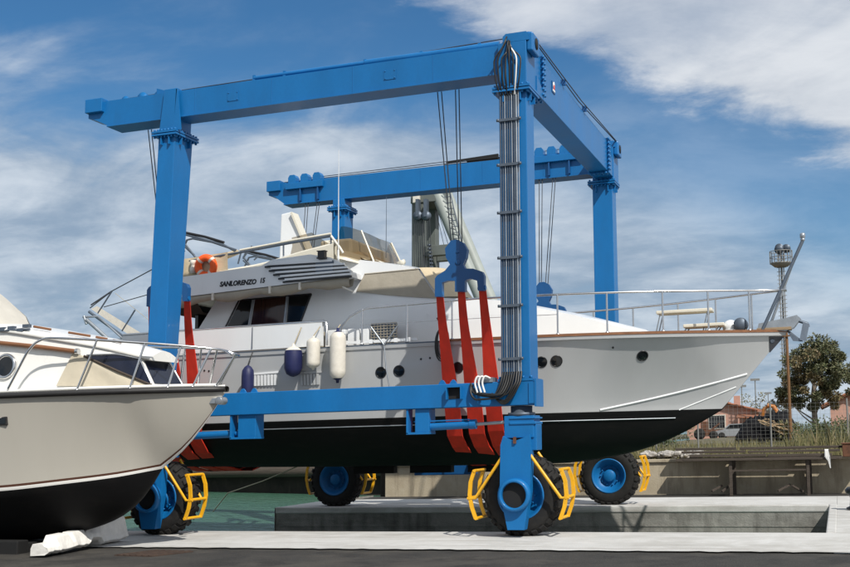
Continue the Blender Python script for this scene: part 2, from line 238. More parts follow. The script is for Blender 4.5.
# ------------------------------------------------------------------ mesh helper
class MB:
    def __init__(s): s.v = []; s.f = []; s.m = []; s.s = []
    def face(s, pts, mi=0, sm=False):
        b = len(s.v); s.v += [Vector(p) for p in pts]; s.f.append(list(range(b, b+len(pts)))); s.m.append(mi); s.s.append(sm)
    def grid(s, rows, mi=0, sm=True, closed=False, mf=None):
        b = len(s.v); nr = len(rows); nc = len(rows[0])
        for r in rows: s.v += [Vector(p) for p in r]
        for i in range(nr-1):
            for j in range(nc if closed else nc-1):
                k = (j+1) % nc
                s.f.append([b+i*nc+j, b+i*nc+k, b+(i+1)*nc+k, b+(i+1)*nc+j]); s.m.append(mf(i, j) if mf else mi); s.s.append(sm)
        return s
    def hexa(s, p, mi=0):
        b = len(s.v); s.v += [Vector(q) for q in p]
        for q in ((0, 3, 2, 1), (4, 5, 6, 7), (0, 1, 5, 4), (1, 2, 6, 5), (2, 3, 7, 6), (3, 0, 4, 7)): s.f.append([b+i for i in q]); s.m.append(mi); s.s.append(False)
        return s
    def box(s, x0, x1, y0, y1, z0, z1, mi=0):
        return s.hexa([(x0, y0, z0), (x1, y0, z0), (x1, y1, z0), (x0, y1, z0), (x0, y0, z1), (x1, y0, z1), (x1, y1, z1), (x0, y1, z1)], mi)
    def bar(s, a, b, w, h, up=(0, 0, 1), mi=0):
        a = Vector(a); b = Vector(b); d = (b-a).normalized(); side = d.cross(Vector(up))
        if side.length < 1e-4: side = d.cross(Vector((1, 0, 0)))
        side.normalize(); u = side.cross(d); p = []
        for e in (a, b):
            for i, j in ((-1, -1), (1, -1), (1, 1), (-1, 1)): p.append(e+side*i*w/2+u*j*h/2)
        return s.hexa(p, mi)
    def prism(s, poly, y0, y1, mi=0, axis='y'):
        def P(q, t): return Vector((q[0], t, q[1])) if axis == 'y' else (Vector((t, q[0], q[1])) if axis == 'x' else Vector((q[0], q[1], t)))
        n = len(poly); s.face([P(q, y0) for q in poly], mi); s.face([P(q, y1) for q in reversed(poly)], mi)
        for i in range(n):
            a, b = poly[i], poly[(i+1) % n]; s.face([P(b, y0), P(a, y0), P(a, y1), P(b, y1)], mi)
        return s
    def tube(s, pts, r, n=8, mi=0, closed=False, r1=None, caps=True):
        pts = [Vector(p) for p in pts]; rows = []; N = len(pts); prev = None
        for i, p in enumerate(pts):
            if closed: d = pts[(i+1) % N]-pts[i-1]
            else: d = pts[min(i+1, N-1)]-pts[max(i-1, 0)]
            d.normalize()
            if prev is None:
                ref = Vector((0, 0, 1)) if abs(d.z) < .9 else Vector((1, 0, 0)); a = d.cross(ref).normalized()
            else: a = (prev-d*prev.dot(d)).normalized()
            prev = a; b = d.cross(a); rr = r if r1 is None else r+(r1-r)*i/(N-1)
            rows.append([p+(a*cos(2*pi*k/n)+b*sin(2*pi*k/n))*rr for k in range(n)])
        if closed: rows.append(rows[0])
        s.grid(rows, mi, True, True)
        if not closed and caps: s.face(list(reversed(rows[0])), mi); s.face(rows[-1], mi)
        return s
    def lathe(s, o, axis, prof, n=32, mi=0, mf=None):
        o = Vector(o); a = Vector(axis).normalized(); u = a.orthogonal().normalized(); w = a.cross(u)
        rows = [[o+a*h+(u*cos(2*pi*k/n)+w*sin(2*pi*k/n))*r for k in range(n)] for r, h in prof]
        return s.grid(rows, mi, True, True, mf=mf)
    def ball(s, o, rx, ry, rz, n=12, mi=0, jit=0.):
        rows = []
        for i in range(n+1):
            t = pi*i/n
            rows.append([Vector(o)+Vector((rx*sin(t)*cos(2*pi*k/n), ry*sin(t)*sin(2*pi*k/n), rz*cos(t)))*(1+random.uniform(-jit, jit)) for k in range(n)])
        return s.grid(rows, mi, jit == 0, True)
    def leaf(s, o, d, l, w, mi=0):
        o = Vector(o); d = Vector(d).normalized(); a = d.orthogonal().normalized(); ang = random.uniform(0, 2*pi); b = d.cross(a); a = a*cos(ang)+b*sin(ang)
        s.face([o, o+d*l*.5+a*w*.5, o+d*l, o+d*l*.5-a*w*.5], mi)
    def build(s, name, ms, parent=None, bevel=0., warped=True, weld=False, kind=None):
        me = bpy.data.meshes.new(name); base = parent_world(parent) if parent else Vector()
        vs = [(warp(p) if warped else p)-base for p in s.v]
        me.from_pydata([tuple(p) for p in vs], [], s.f)
        for m_ in (ms if isinstance(ms, (list, tuple)) else [ms]): me.materials.append(M[m_] if isinstance(m_, str) else m_)
        me.polygons.foreach_set('material_index', s.m); me.polygons.foreach_set('use_smooth', s.s)
        bm = bmesh.new(); bm.from_mesh(me)
        if weld: bmesh.ops.remove_doubles(bm, verts=bm.verts, dist=.0008)
        bmesh.ops.recalc_face_normals(bm, faces=bm.faces); bm.to_mesh(me); bm.free()
        o = bpy.data.objects.new(name, me); C.objects.link(o)
        if parent: o.parent = parent
        if bevel:
            b = o.modifiers.new('bevel', 'BEVEL'); b.width = bevel; b.segments = 2; b.limit_method = 'ANGLE'; b.angle_limit = radians(40)
        if kind: o['kind'] = kind
        return o
def parent_world(o):
    p = Vector(o.location); q = o.parent
    while q: p += Vector(q.location); q = q.parent
    return p
def thing(name, label, cat, loc, group=None, warped=True):
    o = bpy.data.objects.new(name, None); C.objects.link(o); o.location = warp(loc) if warped else Vector(loc); o.empty_display_size = .3
    o['label'] = label; o['category'] = cat
    if group: o['group'] = group
    return o
def tag(o, label, cat, group=None):
    o['label'] = label; o['category'] = cat
    if group: o['group'] = group
    return o
def part(mb, name, m, parent, bevel=0., label=None, **k):
    o = mb.build(name, m, parent, bevel, **k)
    if label: o['label'] = label
    return o
def curve(tab, x):
    """smooth interpolation through a table of (x, value)"""
    if x <= tab[0][0]: return tab[0][1]
    if x >= tab[-1][0]: return tab[-1][1]
    for i in range(len(tab)-1):
        if tab[i][0] <= x <= tab[i+1][0]: break
    x0, y0 = tab[i]; x1, y1 = tab[i+1]; h = x1-x0
    def sl(j):
        if j <= 0 or j >= len(tab)-1:
            j0 = max(0, j-1); j1 = min(len(tab)-1, j+1); return (tab[j1][1]-tab[j0][1])/(tab[j1][0]-tab[j0][0])
        a = (tab[j][1]-tab[j-1][1])/(tab[j][0]-tab[j-1][0]); b = (tab[j+1][1]-tab[j][1])/(tab[j+1][0]-tab[j][0])
        return 0 if a*b <= 0 else 2*a*b/(a+b)
    t = (x-x0)/h; m0 = sl(i); m1 = sl(i+1)
    return (2*t**3-3*t*t+1)*y0+(t**3-2*t*t+t)*h*m0+(-2*t**3+3*t*t)*y1+(t**3-t*t)*h*m1
def lettering(text, size, origin, m, parent, name='lettering', extrude=.004, shear=0., space=1., bold=0., width=None):
    """text facing -y with its lower left corner at origin"""
    cu = bpy.data.curves.new(name, 'FONT'); cu.body = text; cu.size = size; cu.extrude = extrude; cu.shear = shear; cu.space_character = space; cu.offset = bold; cu.resolution_u = 3
    o = bpy.data.objects.new(name, cu); C.objects.link(o); dg = bpy.context.evaluated_depsgraph_get(); dg.update()
    me = bpy.data.meshes.new_from_object(o.evaluated_get(dg)); bpy.data.objects.remove(o); bpy.data.curves.remove(cu)
    xs = [v.co.x for v in me.vertices]; x0 = min(xs); k = 1. if width is None else width/(max(xs)-x0); base = parent_world(parent)
    for v in me.vertices: v.co = warp((origin[0]+(v.co.x-x0)*k, origin[1]-v.co.z, origin[2]+v.co.y))-base
    me.materials.clear(); me.materials.append(M[m]); me.name = name
    ob = bpy.data.objects.new(name, me); C.objects.link(ob); ob.parent = parent; return ob

# ------------------------------------------------------------------ the setting
def setting():
    b = MB(); b.grid([[(-60, y, -.03), (-25, y, -.03), (-8, y, -.03), (0, y, -.03), (8, y, -.03), (40, y, -.03)] for y in (-70, -20, -6, -2.0)], sm=False)
    b.build('yard_ground', 'asphalt', kind='structure')
    # near finger pier with a ragged joint to the asphalt, the head slab and the far finger pier, all one concrete apron
    rnd = random.Random(3)
    b = MB(); n = 420; xs = [-25+65*i/n for i in range(n+1)]
    front = [(x, -2.08+.012*x*.4+rnd.uniform(-.06, .06)) for x in xs]
    b.grid([[(x, y, -.004) for x, y in front], [(x, 1.2, 0) for x in xs]], sm=False)
    b.face([(-25, 1.2, 0), (5.1, 1.2, 0), (5.1, 1.2, -2.6), (-25, 1.2, -2.6)]); b.face([(-25, -2.3, 0), (-25, 1.2, 0), (-25, 1.2, -2.6), (-25, -2.3, -2.6)])
    b.build('near_pier', ['pier'], kind='structure')
    b = MB()                                                    # head of the basin
    b.face([(5.16, 1.2, 0), (40, 1.2, 0), (40, 12.35, 0), (5.16, 12.35, 0)])
    b.build('pier_head', 'pier', kind='structure')
    b = MB()
    b.face([(-9.5, 8.62+.2, 0), (5.155, 8.62+.2, 0), (5.155, 12.35, 0), (-9.5, 12.35, 0)])
    b.build('far_pier', 'pier', kind='structure')
    b = MB()                                                    # coping kerb round the basin: 4 mm proud, rounded by a bevel
    b.box(-9.5, 4.975, 8.615, 8.82, -.16, .012); b.box(4.98, 5.165, 1.2, 8.82, -.16, .012)
    b.build('basin_coping', 'pier', bevel=.03, kind='structure')
    b = MB()
    b.face([(-9.5, 8.64, -.1), (5.02, 8.64, -.1), (5.02, 8.64, -2.6), (-9.5, 8.64, -2.6)]); b.face([(5.0, 8.7, -.1), (5.0, 1.2, -.1), (5.0, 1.2, -2.6), (5.0, 8.7, -2.6)])
    b.face([(-9.5, 8.6, 0), (-9.5, 12.35, 0), (-9.5, 12.35, -2.6), (-9.5, 8.6, -2.6)]); b.face([(-9.5, 12.35, 0), (-9.5, 12.35, -2.6), (-9, 14.6, -2.6), (-9, 14.6, 0)])
    b.box(-9.4, 4.97, 8.625, 8.66, -.5, -.47)                      # construction joint
    b.build('basin_wall', 'face', kind='structure')
    b = MB(); b.face([(-9.0, 12.35, -.05), (40, 12.35, -.05), (40, 14.7, -.05), (-9.0, 14.7, -.05)]); b.build('apron_ground', 'apronasphalt', kind='structure')
    b = MB(); b.face([(-3000, -400, -.98), (60, -400, -.98), (60, 26.2, -.98), (-3000, 3000, -.98)]); b.build('harbour_water', 'water', warped=False, kind='structure')
    b = MB(); b.box(-60, -8.7, 26, 26.6, -3, 1.5); b.box(-8.9, -8.5, 14.9, 26.5, -3, 1.0); b.build('quay_wall', 'darkquay', bevel=.05, kind='structure')
    # land behind the wall
    b = MB(); rows = []
    for y in (14.85, 17, 20, 26, 34, 45, 60, 90, 140, 200):
        rows.append([(x, y, .93 + .12*sin(x*.7+y*.4)*(y > 16)) for x in [-8.6+i*4 for i in range(14)]])
    b.grid(rows); b.build('rough_ground', 'soil', kind='structure')
    b = MB(); b.grid([[(x, y, .95) for x in (-60, -40, -25, -8.6)] for y in (26.5, 60, 120, 200)]); b.build('quay_ground', 'soil', kind='structure')
    # retaining wall with its cap
    b = MB(); b.box(-8.6, 40, 14.6, 14.85, -.3, .9); b.box(-8.6, 40, 14.53, 14.86, .9, .99)
    tag(b.build('retaining_wall', 'beigewall', bevel=.015), 'long low beige stained concrete wall behind the far wheels', 'wall')
setting()

# ------------------------------------------------------------------ the blue travel lift
DY = 8.97                                   # from the near to the far portal frame
LX = 7.67                                   # from the right to the left pair of legs
lift = thing('travel_lift', 'blue four legged travel lift on rubber tyres straddling the grey motor yacht', 'travel lift', (-3.9, 4.9, 0))
def bolts(b, pts, axis, r=.026, h=.045):
    for p in pts: b.lathe(Vector(p)-Vector(axis)*h/2, axis, [(0, 0), (r, 0), (r, h), (0, h)], 6)
def lin(a, b, n): return [Vector(a)+(Vector(b)-Vector(a))*(i/(n-1)) for i in range(n)]
def leg(xb0, xb1, xt0, xt1, db, dt, y):
    b = MB(); y0 = y+.05
    b.hexa([(xb0, y0, 2.81), (xb1, y0, 2.81), (xb1, y0+db, 2.81), (xb0, y0+db, 2.81), (xt0, y0, 8.27), (xt1, y0, 8.27), (xt1, y0+dt, 8.27), (xt0, y0+dt, 8.27)])
    L_ = part(b, 'leg', 'blue', lift, .012)
    f = MB(); fx0, fx1, fy0, fy1 = xt0-.11, xt1+.09, y-.05, y+dt+.16
    f.box(fx0, fx1, fy0, fy1, 8.27, 8.31); f.box(fx0, fx1, fy0, fy1, 8.33, 8.37)
    ps = []
    for z in (8.25, 8.39):
        ps += [(p.x, p.y, z) for p in lin((fx0+.05, fy0+.045, 0), (fx1-.05, fy0+.045, 0), 7)] + [(p.x, p.y, z) for p in lin((fx1-.045, fy0+.1, 0), (fx1-.045, fy1-.05, 0), 8)]
    bolts(f, ps, (0, 0, 1))
    part(f, 'flange', 'blue', L_)
    g = MB()                                # small stiffeners under the flange
    for x in (xt0+.1, xt1-.1): g.prism([(x-.012, 8.08), (x+.012, 8.08), (x+.012, 8.27), (x-.012, 8.27)], y0-.07, y0)
    for t in (.25, .75): g.box(xt1, xt1+.07, y0+dt*t-.01, y0+dt*t+.01, 8.1, 8.27)
    part(g, 'stiffener', 'blue', L_)
    foot = MB(); foot.box(xb0-.06, xb1+.06, y0-.04, y0+db+.05, 2.812, 2.86); bolts(foot, [(p.x, p.y, 2.88) for p in lin((xb0-.02, y0-.015, 0), (xb1+.02, y0-.015, 0), 5)], (0, 0, 1)); part(foot, 'base_flange', 'blue', L_)
    return L_
leg(-8.17, -7.73, -8.02, -7.63, .44, .72, 0); leg(-.55, 0.0, -.55, -.02, .60, .56, 0)
leg(-8.06, -7.64, -8.05, -7.66, .46, .62, DY); leg(-.56, -.04, -.57, -.05, .56, .52, DY)
# heads of the legs, over the flanges
h = MB(); h.hexa([(-8.0, .03, 8.37), (-7.65, .03, 8.37), (-7.65, .72, 8.37), (-8.0, .72, 8.37), (-7.90, .03, 9.28), (-7.58, .03, 9.28), (-7.58, .66, 9.28), (-7.90, .66, 9.28)])
h.prism([(-7.65, 8.37), (-7.47, 8.37), (-7.575, 9.26), (-7.61, 9.26)], .03, .06); part(h, 'leg_head', 'blue', lift, .01)
h = MB(); h.box(-8.03, -7.68, DY+.06, DY+.62, 8.37, 8.60); part(h, 'leg_head', 'blue', lift, .01)
def corner(y):
    h = MB(); h.box(-.56, 0, y+.02, y+.75, 8.37, 9.24)
    h.prism([(-.46, 9.24), (.06, 9.24), (.06, 9.34), (.0, 9.41), (-.40, 9.41), (-.46, 9.36)], y+.02, y+.34)
    part(h, 'leg_head', 'blue', lift, .012)
    s = MB(); s.hexa([(.0, y+.04, 9.04), (.13, y+.04, 9.02), (.13, y+.55, 9.02), (0, y+.55, 9.04), (0, y+.04, 9.42), (.13, y+.04, 9.39), (.13, y+.55, 9.39), (0, y+.55, 9.42)]); part(s, 'sheave_housing', 'blue', lift, .03)
    d = MB(); d.lathe((.131, y+.29, 9.22), (1, 0, 0), [(.0, 0), (.11, 0), (.11, .012), (0, .012)], 20); part(d, 'sheave', 'dark', lift)
corner(0); corner(DY)
# upper beams along the yacht
def upper_beam(y, xl, zt, zb, xr):
    b = MB(); b.prism([(xr, zb), (xr, zt), (xl+.42, zt), (xl+.42, zt-.02), (xl, zt+.03), (xl-.0, zt-.34), (xl+.2, zt-.40), (xl+.52, zb)], y+.12, y+.62); o = part(b, 'upper_beam', 'blue', lift, .012)
    l = MB(); l.box(xl+.5, xr, y+.08, y+.66, zb-.025, zb-.001); part(l, 'bottom_plate', 'blue', o)
    t = MB(); t.box(xl-.03, xl+.4, y+.02, y+.74, zt-.24, zt+.06); part(t, 'end_block', 'blue', o, .012)
    return o
nb = upper_beam(0, -9.85, 9.24, 8.68, -.56); fb = upper_beam(DY, -10.1, 9.26, 8.62, -.57)
# cross beam over the bow
b = MB(); b.box(-.5, -.02, .752, DY+.3, 8.45, 9.25); xb = part(b, 'cross_beam', 'blue', lift, .012)
for y in (1.28, DY-.72):
    f = MB(); f.box(-.53, .025, y-.035, y+.035, 8.40, 9.3); bolts(f, [(.03, y+dy, z) for dy in (-.07, .07) for z in [8.5+.11*i for i in range(8)]], (0, 1, 0), .03, .05); bolts(f, [(x, y+dy, 8.39) for dy in (-.07, .07) for x in (-.45, -.35, -.25, -.15, -.05)], (0, 1, 0), .03, .05); part(f, 'splice_plate', 'blue', xb)
f = MB(); f.hexa([(-.02, .753, 8.40), (.02, .753, 8.40), (.02, 1.25, 8.40), (-.02, 1.25, 8.40), (-.02, .753, 8.75), (.02, .753, 8.75), (.02, 1.25, 8.58), (-.02, 1.25, 8.58)]); part(f, 'gusset', 'blue', xb)
f = MB(); f.box(-.018, -.004, 2.15, 2.42, 8.83, 9.06, 0); f.lathe((-.003, 2.29, 8.99), (1, 0, 0), [(0, 0), (.075, 0), (.075, .006), (0, .006)], 20, 1); f.hexa([(-.004, 2.2, 8.86), (.002, 2.2, 8.86), (.002, 2.38, 8.86), (-.004, 2.38, 8.86), (-.004, 2.2, 8.90), (.002, 2.2, 8.90), (.002, 2.38, 8.90), (-.004, 2.38, 8.90)], 1); f.prism([(2.26, 8.90), (2.32, 8.90), (2.34, 9.0), (2.24, 9.0)], -.004, .004, 2, axis='x')
part(f, 'emblem_plate', ['navy_blue', 'rag', 'red'], xb)
for x in (-7.2, -5.4, -3.6, -1.9):
    for y, o in ((.12, nb), (DY+.12, fb)): w = MB(); w.tube([(x, y-.001, 8.69), (x, y-.001, 9.23)], .007, 6); part(w, 'weld_seam', 'blue', o)
for x in (-6.3, -2.8): w = MB(); w.box(x-.13, x+.13, .11, .119, 8.86, 9.06); bolts(w, [(x+a_, .107, z_) for a_ in (-.1, .1) for z_ in (8.885, 9.035)], (0, 1, 0), .012, .012); part(w, 'inspection_cover', 'blue', nb)
# lower beams
for y, far in ((0, 0), (DY+.35, 1)):
    b = MB(); b.box(-8.35, .09, y+.02, y+.50, 2.37, 2.81); lb = part(b, 'lower_beam', 'blue', lift, .012)
    g = MB(); g.box(.09, .125, y-.01, y+.53, 2.34, 2.84); g.box(-.02, .09, y-.0, y+.019, 2.40, 2.78); part(g, 'end_plate', 'blue', lb)
    for x in (-1.72, -1.5, -5.93, -5.68):
        e = MB(); e.prism([(x-.075+.15*i/8, 2.81+.085*sin(pi*i/8)) for i in range(9)], y+.1, y+.14); part(e, 'lug', 'blue', lb)
    for x0, x1 in ((-2.42, -1.97), (-6.18, -5.62)):
        k = MB(); k.box(x0+.17, x1, y+.08, y+.44, 1.93, 2.369); k.box(x0, x0+.04, y+.05, y+.3, 1.9, 2.369); k.box(x0, x1, y+.05, y+.46, 1.89, 1.93); part(k, 'ram_bracket', 'blue', lb, .006)
    if not far:
        s = MB(); s.box(-1.58, -1.56, -.1, .02, 2.52, 2.76); s.box(-1.30, -1.28, -.1, .02, 2.52, 2.76); s.box(-1.56, -1.30, -.1, .02, 2.74, 2.76); part(s, 'cable_bracket', 'blue', lb)
        s = MB(); s.box(-1.56, -1.30, .008, .019, 2.53, 2.74); part(s, 'cable_opening', 'dark', lb)
    c = MB(); yc = y+.2 if not far else y+.3
    c.tube([(-2.25, yc, 2.02), (-1.12, yc, 2.05)], .075, 14); c.tube([(-1.2, yc, 2.05), (-1.08, yc, 2.055)], .092, 14); c.bar((-2.3, yc-.03, 2.13), (-1.2, yc-.03, 2.14), .05, .025); part(c, 'steering_ram', 'blue', lift)
    c = MB(); c.tube([(-1.1, yc, 2.05), (-.34, yc, 2.08)], .032, 10); part(c, 'ram_rod', 'galv', lift)
    c = MB(); c.tube([(-6.2, yc, 2.0), (-7.3, yc, 1.98)], .075, 14); c.tube([(-6.02, yc, 2.02), (-6.12, yc, 2.0)], .05, 10); part(c, 'steering_ram', 'blue', lift)
    c = MB(); c.tube([(-7.28, yc, 1.98), (-7.85, yc, 1.98)], .032, 10); part(c, 'ram_rod', 'galv', lift)
b = MB(); b.box(-5.7, -4.0, DY+.45, DY+.85, .80, 1.16); b.box(-5.6, -4.1, DY+.5, DY+.8, 1.16, 2.37); part(b, 'hydraulic_tank', 'navy_blue', lift, .02)
# wheel units: strut, tyre, rim, guards
def wheel_unit(x0, y0, sg):
    """x0: strut's right edge, y0: outer face, sg: +1 faces the camera side, -1 away"""
    Y = lambda d: y0+sg*d
    p = MB(); p.lathe((x0-.23, Y(.26), 2.18), (0, 0, 1), [(0, 0), (.25, 0), (.25, .06), (.2, .06), (.2, .18), (0, .18)], 24); part(p, 'slew_ring', 'galvdark', lift)
    p = MB(); lo, hi = sorted((Y(-.0), Y(.5)))
    p.box(x0-.50, x0+.06, lo+.02, hi, 1.78, 2.18); p.box(x0-.40, x0+.10, lo, hi+.02, 2.02, 2.07); p.box(x0-.40, x0+.10, lo, hi+.02, 2.12, 2.15)
    p.box(x0-.02, x0+.10, lo+.05, hi-.05, 1.55, 2.02); st = part(p, 'slew_head', 'blue', lift, .012)
    p = MB(); poly = [(x0-.55, 1.66), (x0-.50, 1.82), (x0-.44, 1.78), (x0-.30, 1.72), (x0-.12, 1.78), (x0+.0, 1.84), (x0+.02, 1.5), (x0-.01, .80), (x0-.12, .14), (x0-.43, .14), (x0-.57, .80)]
    p.prism(poly, *sorted((Y(-.06), Y(.16)))); s = part(p, 'wheel_strut', 'blue', lift, .014)
    q = MB(); q.box(x0-.30, x0-.25, *sorted((Y(-.10), Y(-.06))), 1.68, 1.80); part(q, 'lock_pin', 'rust', s)
    q = MB(); q.lathe((x0-.28, Y(-.06), .76), (0, -sg, 0), [(.30, 0), (.30, .05), (.285, .13), (.245, .14), (.23, .13), (.23, .02)], 36); part(q, 'hub_collar', 'blue', s)
    q = MB(); q.lathe((x0-.28, Y(-.075), .76), (0, -sg, 0), [(.228, .012), (0.001, .012)], 30); part(q, 'hub_opening', 'dark', s)
    c = (x0-.26, Y(.22), .73); ax = (0, sg, 0)
    prof = [(.40, .05), (.46, .015), (.56, 0), (.645, .03), (.70, .075), (.722, .12), (.728, .28), (.722, .44), (.70, .485), (.645, .53), (.56, .56), (.46, .545), (.40, .51)]
    w = MB(); w.lathe(c, ax, prof, 56)
    cc = Vector(c); nl = 26
    for i in range(nl):                                          # tread lugs, alternating, running over the shoulder
        for side in (0, 1):
            a0 = 2*pi*(i+.5*side)/nl
            def P(a, r, hh): return cc+Vector((cos(a)*r, sg*hh, sin(a)*r))
            da = 2*pi/nl*.30
            h0, h1, h2 = (.018, .085, .30) if side == 0 else (.542, .475, .26)
            sk = .10 if side == 0 else .10
            w.hexa([P(a0-da, .66, h0), P(a0+da, .66, h0), P(a0+da, .72, h1), P(a0-da, .72, h1), P(a0-da*.9, .69, h0-.004*(1 if side == 0 else -1)), P(a0+da*.9, .69, h0-.004*(1 if side == 0 else -1)), P(a0+da*.9, .752, h1), P(a0-da*.9, .752, h1)])
            w.hexa([P(a0-da, .71, h1), P(a0+da, .71, h1), P(a0+da+sk, .71, h2), P(a0-da+sk, .71, h2), P(a0-da*.9, .752, h1), P(a0+da*.9, .752, h1), P(a0+da*.9+sk, .752, h2), P(a0-da*.9+sk, .752, h2)])
    wl = part(w, 'wheel', 'rubber', lift)
    r = MB(); r.lathe(c, ax, [(.44, .02), (.42, .0), (.40, .03), (.37, .05), (.36, .12), (.30, .15), (.27, .20), (.16, .21), (.15, .10), (.13, .08), (.0, .08)], 40); r.lathe(c, ax, [(.44, .54), (.42, .56), (.40, .53), (.37, .51), (.36, .44), (.30, .41), (.27, .36), (.16, .35), (.15, .46), (.13, .48), (0, .48)], 40)
    for i in range(10):
        a = 2*pi*i/10
        for hh, s_ in ((.14, 1), (.42, -1)): r.lathe((c[0]+cos(a)*.23, c[1]+sg*(hh), c[2]+sin(a)*.23), (0, sg*s_, 0), [(.018, .06), (.018, -.0), (0, -.0)], 6)
    part(r, 'rim', 'blue', wl)
    for s_ in (1, -1):                                           # yellow guards before and behind the tyre
        g = MB(); cx = x0-.26
        X = lambda d: cx+s_*d
        ya, yb = Y(.02), Y(.62)
        g.tube([(X(.22), Y(-.02), 1.52), (X(.80), ya, .70), (X(.95), ya+.0, .70)], .029, 8)
        g.tube([(X(.22), Y(.70), 1.50), (X(.80), yb, .70)], .029, 8)
        for yy in (ya, yb):
            prof = [(.77, 1.22), (.85, 1.0), (.87, .76), (.83, .54), (.75, .32)]
            pl = [(X(d), z) for d, z in prof]+[(X(d+.07), z) for d, z in reversed(prof)]
            g.prism(pl if s_ > 0 else pl[::-1], yy-.02, yy+.02)
        for d, z in ((.805, 1.20), (.90, .71), (.785, .34)): g.tube([(X(d), ya-.03, z), (X(d), yb+.03, z)] if ya < yb else [(X(d), ya+.03, z), (X(d), yb-.03, z)], .029, 8)
        part(g, 'tyre_guard', 'yellow', lift)
OY = DY+.90
wheel_unit(-.0, .02, 1); wheel_unit(-LX, .02, 1); wheel_unit(-.05, OY, -1); wheel_unit(-LX-.02, OY, -1)
# pipes up the front of the leg beside the camera, clamps, hose loops
for i in range(9):
    x = -.51+.044*i; p = MB(); p.tube([(x, -.005, 2.95), (x+.004, -.005, 5.5), (x, -.005, 8.22+.02*(i % 3))], .0135 if i not in (7,) else .021, 8); part(p, 'pipe', 'galv' if i in (2, 5, 7, 8) else 'galvdark', lift)
for z in (7.72, 6.86, 5.95, 5.10, 4.2, 3.22):
    k = MB(); k.bar((-.58, -.035, z), (-.10, -.035, z), .02, .05); k.bar((-.55, .02, z), (-.14, .02, z), .03, .04)
    for x in (-.55, -.13): k.lathe((x, -.06, z), (0, 1, 0), [(0, 0), (.03, 0), (.03, .03), (0, .03)], 6)
    part(k, 'pipe_clamp', 'galvdark', lift)
rnd = random.Random(5)
for i in range(8):
    x = -.5+.045*i; sw = (i-3.5)*.007; top = 9.15+rnd.uniform(-.12, .12)
    p = MB(); pts = [(x, -.01, 8.2), (x+sw*3, -.05-rnd.random()*.05, 8.5), (x+sw*4, -.06-rnd.random()*.05, 8.85), (-.33+sw*3, -.05, top), (-.36+sw, .12, top+.13), (-.6, .36, 9.32)]
    sm = [Vector((curve([(j, q[0]) for j, q in enumerate(pts)], t), curve([(j, q[1]) for j, q in enumerate(pts)], t), curve([(j, q[2]) for j, q in enumerate(pts)], t))) for t in [k*.25 for k in range(21)]]
    p.tube(sm, .016, 7); part(p, 'hose', 'whitehose' if i in (6,) else 'hose', lift)
for i in range(9):
    x = -.5+.044*i; d = rnd.uniform(.0, .25); p = MB()
    pts = [(x, -.01, 2.98), (x-.02, -.07, 2.8), (x-.12-d*.3, -.12-rnd.random()*.06, 2.58-d*.25), (-.75-d, -.1-rnd.random()*.05, 2.50-d*.1+rnd.random()*.1), (-1.02-d*.4, -.06, 2.66), (-1.12, .0, 2.80)]
    if i > 5: pts = [(x, -.01, 2.98), (x, -.08, 2.82), (x-.06, -.13, 2.66), (-.45, -.1, 2.46-.03*i+.18), (-.62, -.05, 2.5), (-.72, .01, 2.6)]
    sm = [Vector((curve([(j, q[0]) for j, q in enumerate(pts)], t), curve([(j, q[1]) for j, q in enumerate(pts)], t), curve([(j, q[2]) for j, q in enumerate(pts)], t))) for t in [k*.25 for k in range(21)]]
    p.tube(sm, .02, 7); part(p, 'hose', 'hose', lift)
for i in range(3):
    p = MB(); x = -.98+.07*i; pts = [(x+.1, -.02, 2.88), (x+.02, -.08, 2.92), (x-.03, -.10, 2.8), (x+.02, -.11, 2.62)]
    p.tube([Vector((curve([(j, q[0]) for j, q in enumerate(pts)], t), curve([(j, q[1]) for j, q in enumerate(pts)], t), curve([(j, q[2]) for j, q in enumerate(pts)], t))) for t in [k*.25 for k in range(13)]], .019, 7); part(p, 'hose', 'whitehose', lift)
b = MB(); b.box(-1.0, -.70, .005, .3, 2.812, 2.90); part(b, 'cable_bracket', 'galv', lift)
# top of the beams: hauling ropes, hydraulic ram, sheaves, carriages
def cable(pts, r=.011): p = MB(); p.tube(pts, r, 6); part(p, 'wire_rope', 'cable', lift)
cable([(-9.55, .38, 9.32), (-5, .38, 9.36), (-.5, .3, 9.42)]); cable([(-9.8, DY+.38, 9.33), (-5, DY+.38, 9.36), (-.5, DY+.3, 9.42)]); cable([(-9.0, DY+.3, 9.36), (-3, DY+.3, 9.42)])
for dx in (0, .07): cable([(.02+dx*.5, .4, 9.40), (-.02+dx, 4.8, 9.34), (.06+dx*.3, DY+.2, 9.40)], .013)
for y in (3.2, 5.4): k = MB(); k.box(-.06, .05, y-.03, y+.03, 9.25, 9.38); part(k, 'rope_guide', 'navy_blue', xb)
c = MB(); c.tube([(-5.9, .30, 9.34), (-3.4, .30, 9.33)], .05, 12); c.tube([(-3.4, .30, 9.33), (-.6, .30, 9.31)], .07, 12)
for x in (-5.9, -5.2, -3.4, -2.2, -1.0): c.box(x-.03, x+.03, .26, .46, 9.24, 9.40)
part(c, 'hoist_ram', 'blue', lift)
for x, r in ((-9.05, .10), (-8.62, .13), (-8.22, .11)): s = MB(); s.lathe((x, .3, 9.26), (0, 1, 0), [(0, 0), (r, 0), (r-.02, .03), (r, .06), (0, .06)], 18); part(s, 'sheave', 'blue', lift)
s = MB(); s.prism([(-8.25, 9.24), (-7.9, 9.24), (-7.9, 9.30), (-8.25, 9.42)], .28, .40); part(s, 'rope_guide', 'blue', lift)
